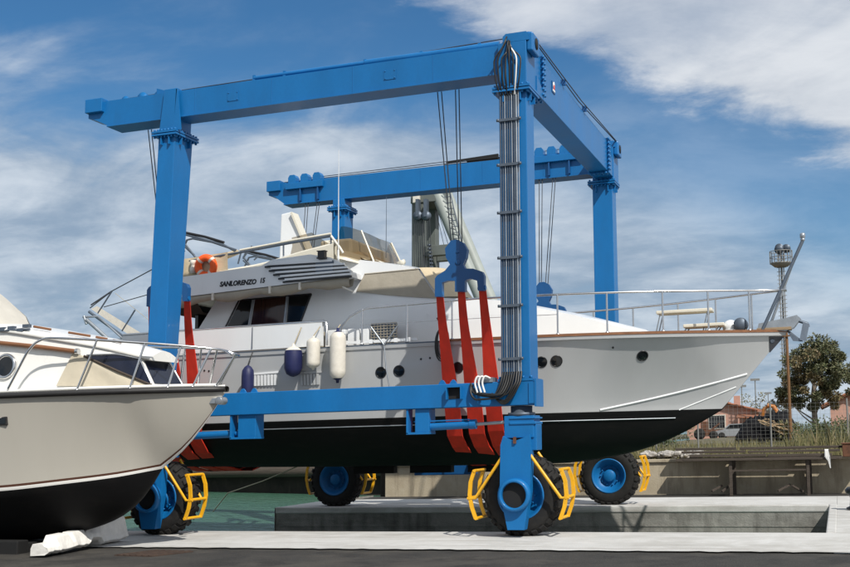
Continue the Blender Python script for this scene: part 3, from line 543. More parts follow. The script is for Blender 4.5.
for xa, xbb in ((-9.52, -8.34), (-2.2, -.78)):
    k = MB(); k.box(xa, xbb, DY+.0, DY+.11, 9.02, 9.20); k.box(xa, xbb, DY+.63, DY+.74, 9.0, 9.24); n = 3 if xa < -5 else 4
    for i in range(n):
        x = xa+.2+(xbb-xa-.4)*i/(n-1); k.prism([(x-.12, 9.19), (x+.12, 9.19), (x+.12, 9.36), (x+.07, 9.44), (x-.07, 9.44), (x-.12, 9.36)], DY+.03, DY+.30)
    cr = part(k, 'rope_carriage', 'blue', lift, .008)
    for i in range(2): d = MB(); x = xa+.45+i*.55; d.box(x, x+.04, DY+.02, DY+.118, 8.66, 9.02); part(d, 'carriage_arm', 'navy_blue', cr)
k = MB(); k.box(-4.75, -2.9, DY+.2, DY+.5, 9.262, 9.30); k.bar((-4.7, DY+.3, 9.38), (-3.2, DY+.3, 9.44), .05, .05); k.box(-4.1, -3.2, DY+.22, DY+.42, 9.33, 9.40); part(k, 'rope_anchor', 'dark', lift)

# sling spreaders hang from the beams and carry the red slings
def spreader(label, slabel, xoff, far, zo=0., lean=0.):
    ya = 1.3
    def Yp(y): return (OY-y) if far else y
    def Q(px, py, y=ya): p = at(px, py, y); return Vector((p.x+xoff, Yp(y), p.z+zo))
    out = [(452, 241), (458, 240), (464, 243), (468, 250), (467, 258), (464, 265), (466, 269), (474, 269), (483, 272), (485, 276), (485, 291), (479, 291), (478, 281), (471, 279), (466, 281), (466, 292), (456, 292), (456, 281), (449, 281), (443, 283), (443, 297), (436, 297), (436, 279), (438, 276), (446, 271), (451, 265), (447, 258), (446, 249)]
    root = thing('sling_spreader', label, 'sling spreader', tuple(Q(457, 290)), 'sling spreaders under the lift')
    b = MB(); pl = [(Q(*p).x, Q(*p).z) for p in out]; b.prism(pl, *sorted((Yp(ya-.07), Yp(ya+.07)))); part(b, 'yoke', 'navy_blue', root, .008)
    for px, py, r in ((457.5, 252, .03), (458, 262.5, .055)):
        s = MB(); q = Q(px, py, ya-.07); s.lathe(tuple(q), (0, -1 if not far else 1, 0), [(r, -.01), (r, .012), (r*.6, .016), (0, .014)], 14); part(s, 'pin', 'navy_blue', root)
    for px, top, bot in ((439.5, (439.5, 294), (454.5, 436)), (461, (461, 289), (476.5, 434)), (482, (482, 288), (496, 431))):
        c = Q(px, 294 if px < 450 else 288); s = MB(); s.tube([(c.x-.08, Yp(ya), c.z), (c.x+.08, Yp(ya), c.z)], .05, 10); part(s, 'shackle', 'blue', root)
    # hoist ropes
    for xt0, xb0 in ((437.5, 451.5), (441.5, 454), (455.5, 459), (459, 462)):
        a = at(xt0, 92, .75); bt = at(xb0, 246, ya); p = MB(); p.tube([(a.x+xoff, Yp(.75), 8.68), (bt.x+xoff, Yp(ya), bt.z+zo)], .011, 6); part(p, 'hoist_rope', 'cable', root)
    s3 = [((439.5, 295), (443, 330), (451.5, 401), (454.8, 436), 3.4, 7.2), ((461, 290), (464.5, 330), (473.5, 401), (476.8, 434), 3.4, 7.4), ((482.2, 289), (485.5, 322), (492.5, 398), (495.8, 431), 3.4, 7.4)]
    sroot = thing('lifting_sling', slabel, 'sling', tuple(Q(476, 430, 2.9)), 'red slings under the yacht')
    ydep = [1.3, 1.85, 2.6, 3.0]
    for p0, p1, p2, p3, w0, w1 in s3:
        rows = []; ws = [w0, w0*.9+.3, w1, w1]
        pts = [at(*p, y) for p, y in zip((p0, p1, p2, p3), ydep)]
        for i in range(19):
            t = i/18*3; X = curve([(j, q.x) for j, q in enumerate(pts)], t); Z = pts[0].z+(pts[3].z-pts[0].z)*t/3; yv = curve([(j, v) for j, v in enumerate(ydep)], t); X += lean*t/3
            Z = curve([(j, q.z) for j, q in enumerate(pts)], t); w = curve([(j, v) for j, v in enumerate((.072, .095, .168, .17))], t)*(1+.0*i)
            rows.append([(X-w+xoff, Yp(yv), Z+zo*(1-t/3)), (X+w+xoff, Yp(yv), Z+zo*(1-t/3)), (X+w+xoff, Yp(yv+.03), Z+zo*(1-t/3)), (X-w+xoff, Yp(yv+.03), Z+zo*(1-t/3))])
        X = pts[3].x+lean
        for yv, zz in ((3.35, 1.60), (3.8, 1.40), (4.3, 1.24), (4.95, 1.13)): rows.append([(X-.17+xoff, Yp(yv), zz), (X+.17+xoff, Yp(yv), zz), (X+.17+xoff, Yp(yv)+.0, zz+.03), (X-.17+xoff, Yp(yv), zz+.03)])
        s = MB(); s.grid(rows, 0, False, True); part(s, 'strap', 'red', sroot, weld=True)
spreader('blue sling spreader in full view, hung before the yacht beside the piped leg', 'red three strap sling in full view beside the piped leg', 0, False)
spreader('blue sling spreader beyond the foredeck, half hidden by the piped leg', 'red sling beyond the yacht of which only a strap top shows by the piped leg', 0, True)
spreader('blue sling spreader mostly hidden behind the left front leg', 'red sling strap showing just right of the left front leg', -6.72, False, .22, -.5)
spreader('blue sling spreader behind the flybridge, below the roped far beam end', 'red sling hidden at the far stern side of the yacht', -6.9, True)

# ------------------------------------------------------------------ the grey motor yacht
YC = 4.9
yacht = thing('motor_yacht', 'large grey hulled motor yacht with white flybridge hanging in the blue lift', 'yacht', (-3.2, YC, 1.15))
BS = [(-10.7, 1.98), (-8, 2.14), (-5, 2.22), (-2.5, 2.18), (-.5, 2.0), (.8, 1.70), (1.9, 1.30), (2.8, .86), (3.5, .47), (4.0, .19), (4.32, .02)]
BW = [(-10.7, 1.86), (-8, 1.98), (-5, 2.03), (-2.5, 1.90), (-.5, 1.45), (.8, .90), (1.9, .42), (2.6, .13), (2.94, .0)]
KEEL = [(-10.7, 1.25), (-6, 1.19), (-2.44, 1.17), (-.59, 1.18), (.31, 1.26), (1.18, 1.43), (2.05, 1.75), (2.48, 1.98), (2.94, 2.24)]
WL = 2.27; ZS = 3.86
def stem_z(x): return 2.24+(x-2.94)/(4.32-2.94)*(ZS-2.24)
def halfb(x, z):
    bs = curve(BS, x)
    if x > 2.9399:
        z0 = min(stem_z(x), ZS-.002); t = max(0, (z-z0)/(ZS-z0)); return bs*min(1, t)**(1.32-.32*(x-2.94)/1.38)
    bw = curve(BW, x)
    if z >= WL: t = min(1, (z-WL)/(ZS-WL)); p = 1.0+.32*max(0, min(1, (x+2)/4)); return bw+(bs-bw)*t**p
    zk = curve(KEEL, x); u = max(0, (z-zk)/(WL-zk)); e = .30+.45*max(0, min(1, (x+1)/3.5)); return bw*u**e
def on_hull(px, py):
    y = 2.7
    for _ in range(25): p = at(px, py, y); y = .5*y+.5*(YC-halfb(p.x, p.z))
    return at(px, py, y)
def hull_normal(p):
    e = .03; dx = (halfb(p.x+e, p.z)-halfb(p.x-e, p.z))/(2*e); dz = (halfb(p.x, p.z+e)-halfb(p.x, p.z-e))/(2*e)
    return Vector((-dx, -1, -dz)).normalized()
def build_hull():
    xs = [-10.7+13.4*i/52 for i in range(53)]+[2.82, 2.94, 3.1, 3.3, 3.5, 3.7, 3.9, 4.05, 4.18, 4.27, 4.32]
    rows = []; fr = [0, .04, .1, .2, .34, .5, .66, .8, .9, .96, 1]; ft = [0, .012, .08, .2, .35, .5, .65, .8, .9, 1]
    for x in xs:
        r = []
        if x <= 2.94: zk = curve(KEEL, x); wl = max(WL, zk+.001); zz = [zk+(wl-zk)*q for q in fr]+[wl+(ZS-wl)*q for q in ft[1:]]
        else: z0 = min(stem_z(x), ZS-.002); zz = [z0]*len(fr)+[z0+(ZS-z0)*q for q in ft[1:]]
        side = [(x, YC-halfb(x, z) if not (x > 2.94 and z <= stem_z(x)+1e-6) else YC, z) for z in zz]
        rows.append(side[::-1]+[(p[0], 2*YC-p[1], p[2]) for p in side[1:]])
    nc = len(rows[0]); nt = len(ft)-1
    b = MB(); b.grid(rows, 0, True, mf=lambda i, j: 1 if nt <= j < nc-1-nt else 0)
    b.face(rows[0], 0); o = part(b, 'hull', ['hull', 'antifoul'], yacht, weld=True); return rows
hrows = build_hull()
def edge(x, inset=0., z=ZS): return Vector((x, YC-max(.0, curve(BS, x)-inset), z))
def mir(p): return Vector((p[0], 2*YC-p[1], p[2]))
xsd = [-10.7+15.0*i/60 for i in range(61)]
b = MB(); b.grid([[edge(x, .04, 3.80), (x, YC, 3.84), mir(edge(x, .04, 3.80))] for x in xsd[:-1]+[4.28]]); part(b, 'deck', 'teakdeck', yacht)
for f in (lambda p: p, mir):
    for xs_, m_ in (([x for x in xsd if x < -2.6]+[-2.6], 'galvdark'), ([-2.595]+[x for x in xsd if x > -2.5]+[4.33], 'teak')):
        o_ = .035 if m_ == 'teak' else .02
        b = MB(); b.grid([[f(q) for q in (edge(x, -o_, ZS-.03), edge(x, -o_, ZS+.025 if m_ == 'teak' else ZS+.0), edge(x, .09, ZS+.025 if m_ == 'teak' else ZS), edge(x, .09, ZS-.05))] for x in xs_], closed=True, sm=False); part(b, 'cap_rail', m_, yacht)
    b = MB(); b.grid([[f(q) for q in (edge(x, -.012, ZS-.10), edge(x, -.022, ZS-.032), edge(x, .02, ZS-.032), edge(x, .02, ZS-.10))] for x in xsd], closed=True, sm=False); part(b, 'rubbing_strake', 'hull', yacht)
    # thin bright line below the waterline and the two spray rails at the bow
    def hp(x, z, o=.008): return f(Vector((x, YC-halfb(x, z)-o, z)))
    b = MB(); b.tube([hp(-10.6+12.6*i/50, 2.10-.0*i) for i in range(51)], .013, 6); part(b, 'spray_rail', 'galv', yacht)
    for a, c, r in (((600, 410), (747, 374), .024), ((679, 410), (736, 387), .015)):
        p0, p1 = on_hull(*a), on_hull(*c); pts = []
        for i in range(17):
            t = i/16; q = on_hull(a[0]+(c[0]-a[0])*t, a[1]+(c[1]-a[1])*t - 1.5*sin(pi*t)*(0 if r < .02 else -1)); pts.append(f(q))
        b = MB(); b.tube(pts, r, 8); part(b, 'spray_rail', 'white', yacht)
b = MB()
for i in range(3): x = -2.2-1.4*i; b.box(x-.5, x+.5, YC-.12, YC+.12, 1.02, 1.2)
part(b, 'keel', 'antifoul', yacht)
# portholes
for px, py, r in ((381, 372.5, .105), (399, 371, .105), (458, 367.5, .10), (541.5, 362, .10), (556.5, 361, .105), (642.5, 355.8, .10)):
    p = on_hull(px, py); n = hull_normal(p)
    for side in (0, 1):
        q, nn = (p, n) if not side else (mir(p), Vector((n.x, -n.y, n.z)))
        b = MB(); b.lathe(q-nn*.01, nn, [(r+.022, 0), (r+.022, .02), (r+.004, .028), (r, .016)], 28); o = part(b, 'porthole', 'black', yacht)
        b = MB(); b.lathe(q+nn*.004, nn, [(r+.003, .006), (0, .01)], 28); part(b, 'pane', 'glass', o)
for px, py in ((209, 371), (204.5, 370.5), (227, 368.5), (421, 359), (430, 358), (613, 347.5)):
    p = on_hull(px, py); n = hull_normal(p); b = MB(); b.lathe(p, n, [(.022, -.01), (.022, .01), (.012, .014), (0, .004)], 12); part(b, 'drain_outlet', 'black', yacht)
def grille(px0, py0, px1, py1, n, col):
    b = MB(); p0, p1 = on_hull(px0, py0), on_hull(px1, py1); w = p1.x-p0.x
    for i in range(n):
        x = p0.x+w*i/(n-1); z = p0.z; y = YC-halfb(x, z)
        b.hexa([(x-.028, y-.012, z-.24), (x+.028, y-.012, z-.24), (x+.028, y+.03, z-.24), (x-.028, y+.03, z-.24), (x-.028, y-.03, z), (x+.028, y-.03, z), (x+.028, y+.02, z), (x-.028, y+.02, z)])
    y = YC-halfb(p0.x, p0.z); y2 = YC-halfb(p1.x, p1.z); b.bar((p0.x-.05, y-.012, p0.z+.03), (p1.x+.1, y2-.012, p1.z+.03), .04, .045); part(b, 'vent_grille', col, yacht)
grille(255.5, 375.3, 275.5, 373.5, 7, 'white'); grille(302, 374.5, 318, 373.2, 6, 'hull')
# white bulwark aft, with the scuff streaks of its scupper line
for f in (lambda p: p, mir):
    b = MB(); xa = [-10.7+5.32*i/20 for i in range(21)]
    b.grid([[f(q) for q in (edge(x, .015, ZS+.03), edge(x, -.02, 4.40), edge(x, .05, 4.42), edge(x, .06, ZS+.03))] for x in xa], closed=True, sm=False); e = edge(xa[-1]); part(b, 'bulwark', 'white', yacht)
    b = MB(); b.tube([f(edge(x, .015, 4.435)) for x in xa]+[f(edge(-5.30, .02, 4.40)), f(edge(-5.28, .02, 3.9))], .028, 8); part(b, 'bulwark_rail', 'steel', yacht)
b = MB(); b.box(-10.76, -10.68, YC-1.95, YC+1.95, 3.86, 4.4); part(b, 'bulwark', 'white', yacht)
b = MB(); x = at(252, 350, 2.7).x; b.bar(edge(x, -.024, 3.9), edge(x, -.026, 4.4), .012, .012); part(b, 'bulwark_seam', 'galvdark', yacht)
# deckhouse
YN = 3.4; YF = 2*YC-YN
prof = [(-8.98, 3.82), (-8.98, 4.47), (-8.45, 5.3), (-5.6, 5.6), (-5.55, 6.02), (-3.95, 5.70), (-3.40, 5.56), (-2.92, 4.87), (-1.55, 4.74), (.0, 4.36), (1.36, 3.95), (1.7, 3.82)]
def dh_y(x, z): return YN + .10*max(0, z-4.4) + max(0, x+2.5)**1.6*.13
rows = []
b = MB(); n = len(prof)
near = [Vector((x, dh_y(x, z), z)) for x, z in prof]
cols = []
for x in [-8.98+.53*i/4 for i in range(5)]+[-8.45+10.15*i/60 for i in range(1, 61)]:
    for (xa_, za_), (xb_, zb_) in zip(prof[1:], prof[2:]):
        if xa_-1e-6 <= x <= xb_+1e-6: zt_ = za_+(zb_-za_)*(x-xa_)/(xb_-xa_); break
    cols.append([Vector((x, dh_y(x, 3.82+(zt_-3.82)*k/6), 3.82+(zt_-3.82)*k/6)) for k in range(7)])
b.grid(cols, 0, False); b.grid([[mir(p) for p in c_] for c_ in cols], 0, False)
top = near[1:-1]
sub = []
for i in range(len(near)-1):
    a, c = near[i], near[i+1]
    b.grid([[a.lerp(mir(a), t)+Vector((0, 0, .10*sin(pi*t))) for t in (0, .03, .1, .25, .5, .75, .9, .97, 1)], [c.lerp(mir(c), t)+Vector((0, 0, .10*sin(pi*t))) for t in (0, .03, .1, .25, .5, .75, .9, .97, 1)]], 0, False)
part(b, 'deckhouse', 'white', yacht)
# saloon window: one raked dark pane set in each side, with two bright mullions
def DH(px, py, o=0.): 
    y = 3.42
    for _ in range(6): p = at(px, py, y); y = dh_y(p.x, p.z)-o
    return at(px, py, y)
fr = MB(); W4 = [DH(223.5, 331.5), DH(239, 300.5), DH(311.5, 294), DH(299, 327)]
for f in (lambda p: p, mir):
    fb_ = MB(); 
    for i in range(4): fb_.bar(f(W4[i]), f(W4[(i+1) % 4]), .035, .04, up=(0, 1, 0))
    wf = part(fb_, 'side_window', 'black', yacht)
    def pane(a, c, m):
        q = [DH(*p, .012) for p in ((a[0], a[1]), (a[2], a[3]), (c[2], c[3]), (c[0], c[1]))]; g = MB(); g.face([f(x) for x in q]); g.face([f(x+Vector((0, .02, 0))) for x in reversed(q)]); part(g, 'pane', m, wf)
    pane((225, 330.8, 240, 301), (247, 329.8, 252, 300), 'glass'); pane((250, 329.6, 255, 299.7), (283, 327.5, 286, 296.8), 'redglass'); pane((286, 327.4, 289, 296.5), (298, 326.5, 310, 294.7), 'glass')
    g = MB(); g.bar(f(DH(248, 330, .02)), f(DH(253.5, 300, .02)), .04, .03, up=(0, 1, 0)); part(g, 'mullion', 'galv', wf); g = MB(); g.bar(f(DH(284, 327.8, .02)), f(DH(287.5, 296.5, .02)), .05, .03, up=(0, 1, 0)); part(g, 'mullion', 'galv', wf)
# fitted canvas over the windscreen: a side flap and the raked front
sideflap = [DH(356.2, 291.5, .03), DH(364.5, 274.2, .03), DH(418, 269, .03), DH(437.5, 298.3, .03)]
for f in (lambda p: p, mir):
    b = MB(); a, c, d, e = sideflap
    b.grid([[f(a.lerp(e, t)) + Vector((0, -.0, -.02*sin(pi*t))) for t in [i/8 for i in range(9)]], [f(a.lerp(c, .5).lerp(e.lerp(d, .5), t))+Vector((0, -.02 if f is not mir else .02, 0)) for t in [i/8 for i in range(9)]], [f(c.lerp(d, t)) for t in [i/8 for i in range(9)]]]); part(b, 'windscreen_cover', 'greige', yacht)
    b = MB(); b.tube([f(p)+Vector((0, 0, .0)) for p in (c, d)], .018, 6); part(b, 'cover_hem', 'greige', yacht)
d, e = sideflap[2], sideflap[3]; nn = Vector((.03, 0, .03))
b = MB(); b.grid([[p.lerp(mir(p), t)+nn+Vector((.25*sin(pi*t), 0, .11*sin(pi*t))) for t in [i/16 for i in range(17)]] for p in [d.lerp(e, k/6) for k in range(7)]]); part(b, 'windscreen_cover', 'beige', yacht)
# side deck lockers, meshes and the forked stay seen behind the rail
for px0, py0, px1, py1, m, y in ((294.5, 333, 323, 352, 'greige', 3.05), (325, 330.5, 345, 350, 'white', 3.0), (347.5, 329, 358.5, 349, 'white', 3.0), (361, 328.5, 368.5, 348, 'white', 3.0)):
    a = at(px0, py0, y); c = at(px1, py1, y); b = MB(); b.box(a.x, c.x, y, y+.22, 3.88, (a.z)); part(b, 'deck_locker', m, yacht, .015)
a = at(371.5, 324, 3.0); c = at(397, 344.5, 3.0); b = MB(); b.box(a.x, c.x, 3.0, 3.02, c.z, a.z)
mg = part(b, 'mesh_panel', 'galvdark', yacht); b = MB()
for i in range(9): b.bar((a.x+(c.x-a.x)*i/8, 2.985, c.z), (a.x+(c.x-a.x)*i/8, 2.985, a.z), .012, .012)
for i in range(9): b.bar((a.x, 2.975, c.z+(a.z-c.z)*i/8), (c.x, 2.975, c.z+(a.z-c.z)*i/8), .012, .012)
part(b, 'mesh', 'greige', mg)
b = MB()
for px, py in ((371, 327), (397.5, 326)): b.tube([at(px, py, 2.64), at(384, 345, 2.64)], .018, 6)
b.tube([at(384, 345, 2.64), at(386.5, 370, 2.62), at(390.5, 392, 2.62)], .016, 6); part(b, 'boarding_stay', 'galv', yacht)
b = MB(); b.bar(edge(-5.25, .10, 3.93), edge(-3.2, .10, 3.93), .05, .06); 
for i in range(7): x = -5.1+.29*i; b.bar(edge(x, .0, 3.88), edge(x, .0, 3.97), .05, .07)
part(b, 'toe_rail', 'white', yacht)
# flybridge
FY = 2.78
def F(px, py, y=FY): return at(px, py, y)
lo = F(183, 299.5); fz0 = 5.17
fl = [(-9.45, 5.2), (-4.78, 5.40), (-4.74, 5.52), (-4.95, 5.70), (-5.25, 5.86), (-5.75, 5.97), (-6.72, 5.92), (-6.98, 5.80), (-9.45, 5.67)]
for f in (0, 1):
    b = MB(); b.prism(fl, *((FY, FY+.08) if not f else (2*YC-FY-.08, 2*YC-FY))); part(b, 'flybridge_side', 'white', yacht, .03)
b = MB(); b.prism([(-9.45, 5.21), (-4.8, 5.41), (-4.8, 5.53), (-9.45, 5.33)], FY+.081, 2*YC-FY-.081); b.box(-9.5, -9.43, FY+.081, 2*YC-FY-.081, 5.2, 5.67); part(b, 'flybridge_deck', 'white', yacht)
for i, ((xa, za), xb) in enumerate((((288.5-23, 267.2), 333), ((269.5, 271.2), 345), ((274, 275.2), 348), ((279, 279.0), 350), ((283.5, 282.3), 352))):
    p = F(xa, za); q = F(xb, 263.0+i*3.35); b = MB(); b.bar((p.x, FY-.02, p.z), (q.x, FY-.02, q.z), .05, .035, up=(0, 0, 1)); part(b, 'louvre', 'black', yacht)
    b = MB(); b.bar((p.x+.05, FY-.03, p.z+.052), (q.x, FY-.03, q.z+.052), .05, .045); part(b, 'louvre_slat', 'white', yacht)
p = F(323, 264); b = MB(); b.box(p.x-.08, p.x+.08, FY-.12, FY+.02, p.z+.14, p.z+.27); b.box(p.x-.1, p.x+.1, FY-.13, FY+.02, p.z+.27, p.z+.29); b.box(p.x-.1, p.x+.1, FY-.13, FY+.02, p.z+.11, p.z+.14); part(b, 'navigation_light', 'black', yacht)
b = MB(); b.box(p.x-.16, p.x+.26, FY-.05, FY+.0, p.z-.22, p.z+.06); part(b, 'light_board', 'galvdark', yacht)
# rolled side curtain under the overhang
for f in (lambda p: p, mir):
    b = MB(); rr = random.Random(2); rows = []
    for i in range(41):
        x = -9.4+4.6*i/40; z0 = 5.15+(x+10.4)*.0427; d = .17+.05*sin(i*.55)+.03*rr.random()
        if i > 36: d = .22
        rows.append([f(Vector(q)) for q in ((x, FY+.03, z0), (x, FY+.0-.02*rr.random(), z0-d*.5), (x, FY+.08, z0-d), (x, FY+.22, z0-d*.8), (x, FY+.3, z0))])
    b.grid(rows); part(b, 'side_curtain', 'greige', yacht)
    for px in (213, 270, 300):
        b = MB(); q = F(px, 295-(px-213)*.12); b.box(q.x-.025, q.x+.025, *sorted((f(Vector((0, FY-.03, 0))).y, f(Vector((0, FY+.02, 0))).y)), q.z-.12, q.z+.05); part(b, 'curtain_strap', 'cream', yacht)
    b = MB(); q = F(352.5, 291.5); b.tube([f(Vector((q.x-.65, FY+.15, q.z+.32))), f(Vector((q.x, FY+.02, q.z)))], .022, 8); part(b, 'curtain_pole', 'cream', yacht)
b = MB(); rr = random.Random(9); b.grid([[(x, YC+s*1.9, 5.14+(x+10.4)*.0427-(0.02 if abs(s) > .9 else .30+.05*rr.random())) for s in (-1, -.8, -.4, 0, .4, .8, 1)] for x in [-9.42+.6*i/8 for i in range(9)]]); part(b, 'cockpit_awning', 'brown', yacht)
b = MB(); b.box(-9.1, -9.02, 3.5, 6.3, 3.85, 5.1); part(b, 'saloon_door', 'glass', yacht)
nm = F(219.8, 286.2); lettering('SANLORENZO', .155, (nm.x, FY-.006, nm.z-.01), 'black', yacht, 'name_lettering', shear=.22, bold=.007, width=F(256.5, 284).x-nm.x)
q = F(260.3, 282.9); lettering('15', .155, (q.x, FY-.006, q.z), 'black', yacht, 'number_lettering', shear=.22, bold=.006, width=F(265.3, 283).x-q.x)
# coaming, seats and rail on top of the flybridge
CYN = 3.02
b = MB(); cp = [F(186, 277, CYN), F(255, 266, CYN), F(300, 253, CYN), F(321, 247.5, CYN), F(334, 244, CYN)]
cr = []
for i in range(25):
    t = i/24*4; p = Vector((curve([(j, v.x) for j, v in enumerate(cp)], t), CYN, curve([(j, v.z) for j, v in enumerate(cp)], t)))
    cr.append([(p.x, CYN, p.z-.5), (p.x, CYN-.03, p.z), (p.x, CYN+.05, p.z+.05), (p.x, CYN+.16, p.z+.02), (p.x, CYN+.16, p.z-.5)])
b.grid(cr, 0, False); part(b, 'flybridge_coaming', 'ivory', yacht); b = MB(); b.grid([[mir(q) for q in r] for r in cr], 0, False); part(b, 'flybridge_coaming', 'ivory', yacht)
for f in (lambda p: p, mir):
    b = MB(); wc = [[f(F(181+47*i/12, 259.5-.16*47*i/12, CYN-.0)+Vector((0, -.012*sin(i*1.7), 0))) for i in range(13)], [f(F(181+47*i/12, 268-.16*47*i/12, CYN)+Vector((0, -.03*sin(i*1.1), 0))) for i in range(13)], [f(F(181+47*i/12, 279-.16*47*i/12, CYN)) for i in range(13)]]; b.grid(wc); part(b, 'weather_cloth', 'beige', yacht)
b = MB(); b.box(-5.9, -5.1, 3.6, 6.2, 5.6, 6.42); b.box(-6.1, -5.9, 3.6, 6.2, 5.6, 6.1); part(b, 'flybridge_seat', 'ivory', yacht, .06)
b = MB(); b.box(-9.3, -8.6, 3.3, 6.5, 5.4, 6.0); part(b, 'sunpad', 'beige', yacht, .1)
rt = [(181, 263), (200, 259), (240, 252.5), (290, 243), (331, 236)]
for f in (lambda p: p, mir):
    pts = [f(F(*p, CYN+.02)) for p in rt]; b = MB(); b.tube(pts, .028, 8); part(b, 'flybridge_rail', 'galvdark', yacht)
    pts = [f(F(p[0], p[1]-2.2, CYN+.02)) for p in rt[2:]]; b = MB(); b.tube(pts, .03, 8); part(b, 'rail_trim', 'ivory', yacht)
    for px, a, c in ((200, 259, 271), (241, 252.3, 264), (283.5, 244.3, 256), (331, 236, 246)):
        b = MB(); b.tube([f(F(px, a, CYN+.02)), f(F(px-(3 if px < 250 else 0), c, CYN+.02))], .02, 8); part(b, 'stanchion', 'galvdark', yacht)
b = MB(); b.tube([F(331, 236, CYN), F(340, 248, CYN), F(343, 253, CYN)], .03, 8); part(b, 'rail_trim', 'ivory', yacht)
# smoked windscreen wrapped round the front of the flybridge, cushions behind it
def ws(t):
    """plan curve of the windscreen base from the near side round the front to the far side"""
    a = pi*t; return Vector((-5.45+.95*sin(a)**.8, YC-1.62*cos(a), 0))
low, hig = [], []
for i in range(33):
    t = i/32; q = ws(t); e = abs(t-.5)*2; zb = 6.08-.26*sin(pi*t); zt = 6.08+.62*min(1, (1-e)*6+.22) - .12*(1-e)
    low.append(Vector((q.x, q.y, zb-.06))); hig.append(Vector((q.x-.42*sin(pi*t)-.02, YC+(q.y-YC)*.93, zt)))
sidel = [F(315, 252, 3.28), F(330, 249, 3.28)]
pre = [(Vector((-6.5, 3.3, 6.1)), Vector((-6.5, 3.35, 6.50))), (Vector((-6.0, 3.28, 6.04)), Vector((-6.0, 3.36, 6.58)))]
lowN = [p[0] for p in pre]+low+[mir(p[0]) for p in reversed(pre)]; higN = [p[1] for p in pre]+hig+[mir(p[1]) for p in reversed(pre)]
b = MB(); b.grid([lowN, [p.lerp(q, .5)+Vector((.03, 0, 0)) for p, q in zip(lowN, higN)], higN]); part(b, 'flybridge_windscreen', 'smoked', yacht)
for f in (lambda p: p, mir):
    b = MB(); q = [hig[9], low[9]]; b.tube([f(hig[9]+Vector((.02, 0, .0))), f(low[9]+Vector((.04, -.02, .02)))], .022, 8); part(b, 'windscreen_frame', 'ivory', yacht)
b = MB(); pp = [F(334, 251, 3.3), F(395, 268, 3.6)]
b.grid([[Vector((q.x-.02, YC+(q.y-YC)*1.0, q.z-.08)) for q in low], [Vector((q.x-.05, YC+(q.y-YC)*.97, q.z+.14)) for q in low], [Vector((q.x-.25, YC+(q.y-YC)*.9, q.z+.16)) for q in low]]); part(b, 'dash_coaming', 'ivory', yacht)
b = MB(); rr = random.Random(4); b.grid([[(-4.65-.30*j-.12*(abs(i-6)/6)**2, YC-1.3+2.6*i/12, 5.94+.16*j+.05*rr.random()-.06*(abs(i-6)/6)**2) for i in range(13)] for j in range(4)]); part(b, 'dash_cover', 'beige', yacht)
# radar arch: two raked fins joined at the top, the near one in full view
for y in (4.9,):
    b = MB(); b.hexa([(-7.54, y-.16, 5.6), (-6.50, y-.16, 5.6), (-6.50, y+.16, 5.6), (-7.54, y+.16, 5.6), (-7.53, y-.09, 7.40), (-7.24, y-.09, 7.44), (-7.24, y+.09, 7.44), (-7.53, y+.09, 7.40)]); part(b, 'radar_arch', 'white', yacht, .03)
    b = MB(); b.bar((-7.21, y-.0, 7.40), (-6.46, y-.0, 5.75), .36, .05, up=(1, 0, 1)); part(b, 'arch_trim', 'ivory', yacht)
b = MB(); b.tube([F(338.3, 262, 3.0), F(338.8, 150, 3.0)], .014, 6, r1=.006); b.tube([F(338.3, 264, 3.0), F(338.3, 250, 3.0)], .026, 8); part(b, 'whip_antenna', 'white', yacht)
b = MB(); b.tube([F(386, 258, 4.9), F(386.5, 197, 4.9)], .010, 6, r1=.005); part(b, 'whip_antenna', 'galvdark', yacht)
b = MB(); p = F(399, 267, 3.9); b.box(p.x-.16, p.x+.1, 3.7, 4.0, p.z-.16, p.z+.02); q = F(400.5, 262.5, 3.9); b.lathe(q, (1, -.3, 0), [(.02, -.08), (.05, .02), (.065, .1), (0, .1)], 14); part(b, 'searchlight', 'ivory', yacht)
# folded bimini frame
for f in (lambda p: p, mir):
    b = MB()
    for pl in (((181, 233.5), (223, 244.5), (235, 251)), ((181, 253), (187, 240), (193, 238.5), (212, 242), (236, 250)), ((181, 243), (194, 255)), ((196, 258), (181, 239))):
        b.tube([f(F(*p, 3.35)) for p in pl], .026, 8)
    part(b, 'bimini_frame', 'galvdark', yacht)
    b = MB(); b.tube([f(F(*p, 3.35)) for p in ((181, 231.8), (205, 236.8), (224, 242.5))], .032, 8); part(b, 'bimini_cover', 'black', yacht)
b = MB(); b.tube([F(*p, 3.6) for p in ((181, 266), (205, 262), (226, 256), (238, 252))], .12, 10, r1=.06); part(b, 'folded_bimini', 'beige', yacht)
b = MB()
for pl in (((244, 257), (252, 246)), ((247, 249), (243, 259)), ((254, 260), (258, 256.5), (268, 257.5), (272, 259))): b.tube([F(*p, 4.6) for p in pl], .02, 6)
part(b, 'helm_rail', 'galvdark', yacht)
b = MB(); p = F(193, 268, 2.95); b.lathe((p.x, 2.95, p.z-.12), (0, 0, 1), [(0, 0), (.07, 0), (.075, .12), (.05, .14), (.05, .2), (.07, .22), (.07, .3), (0, .31)], 14); part(b, 'buoy_light', 'cream', yacht)

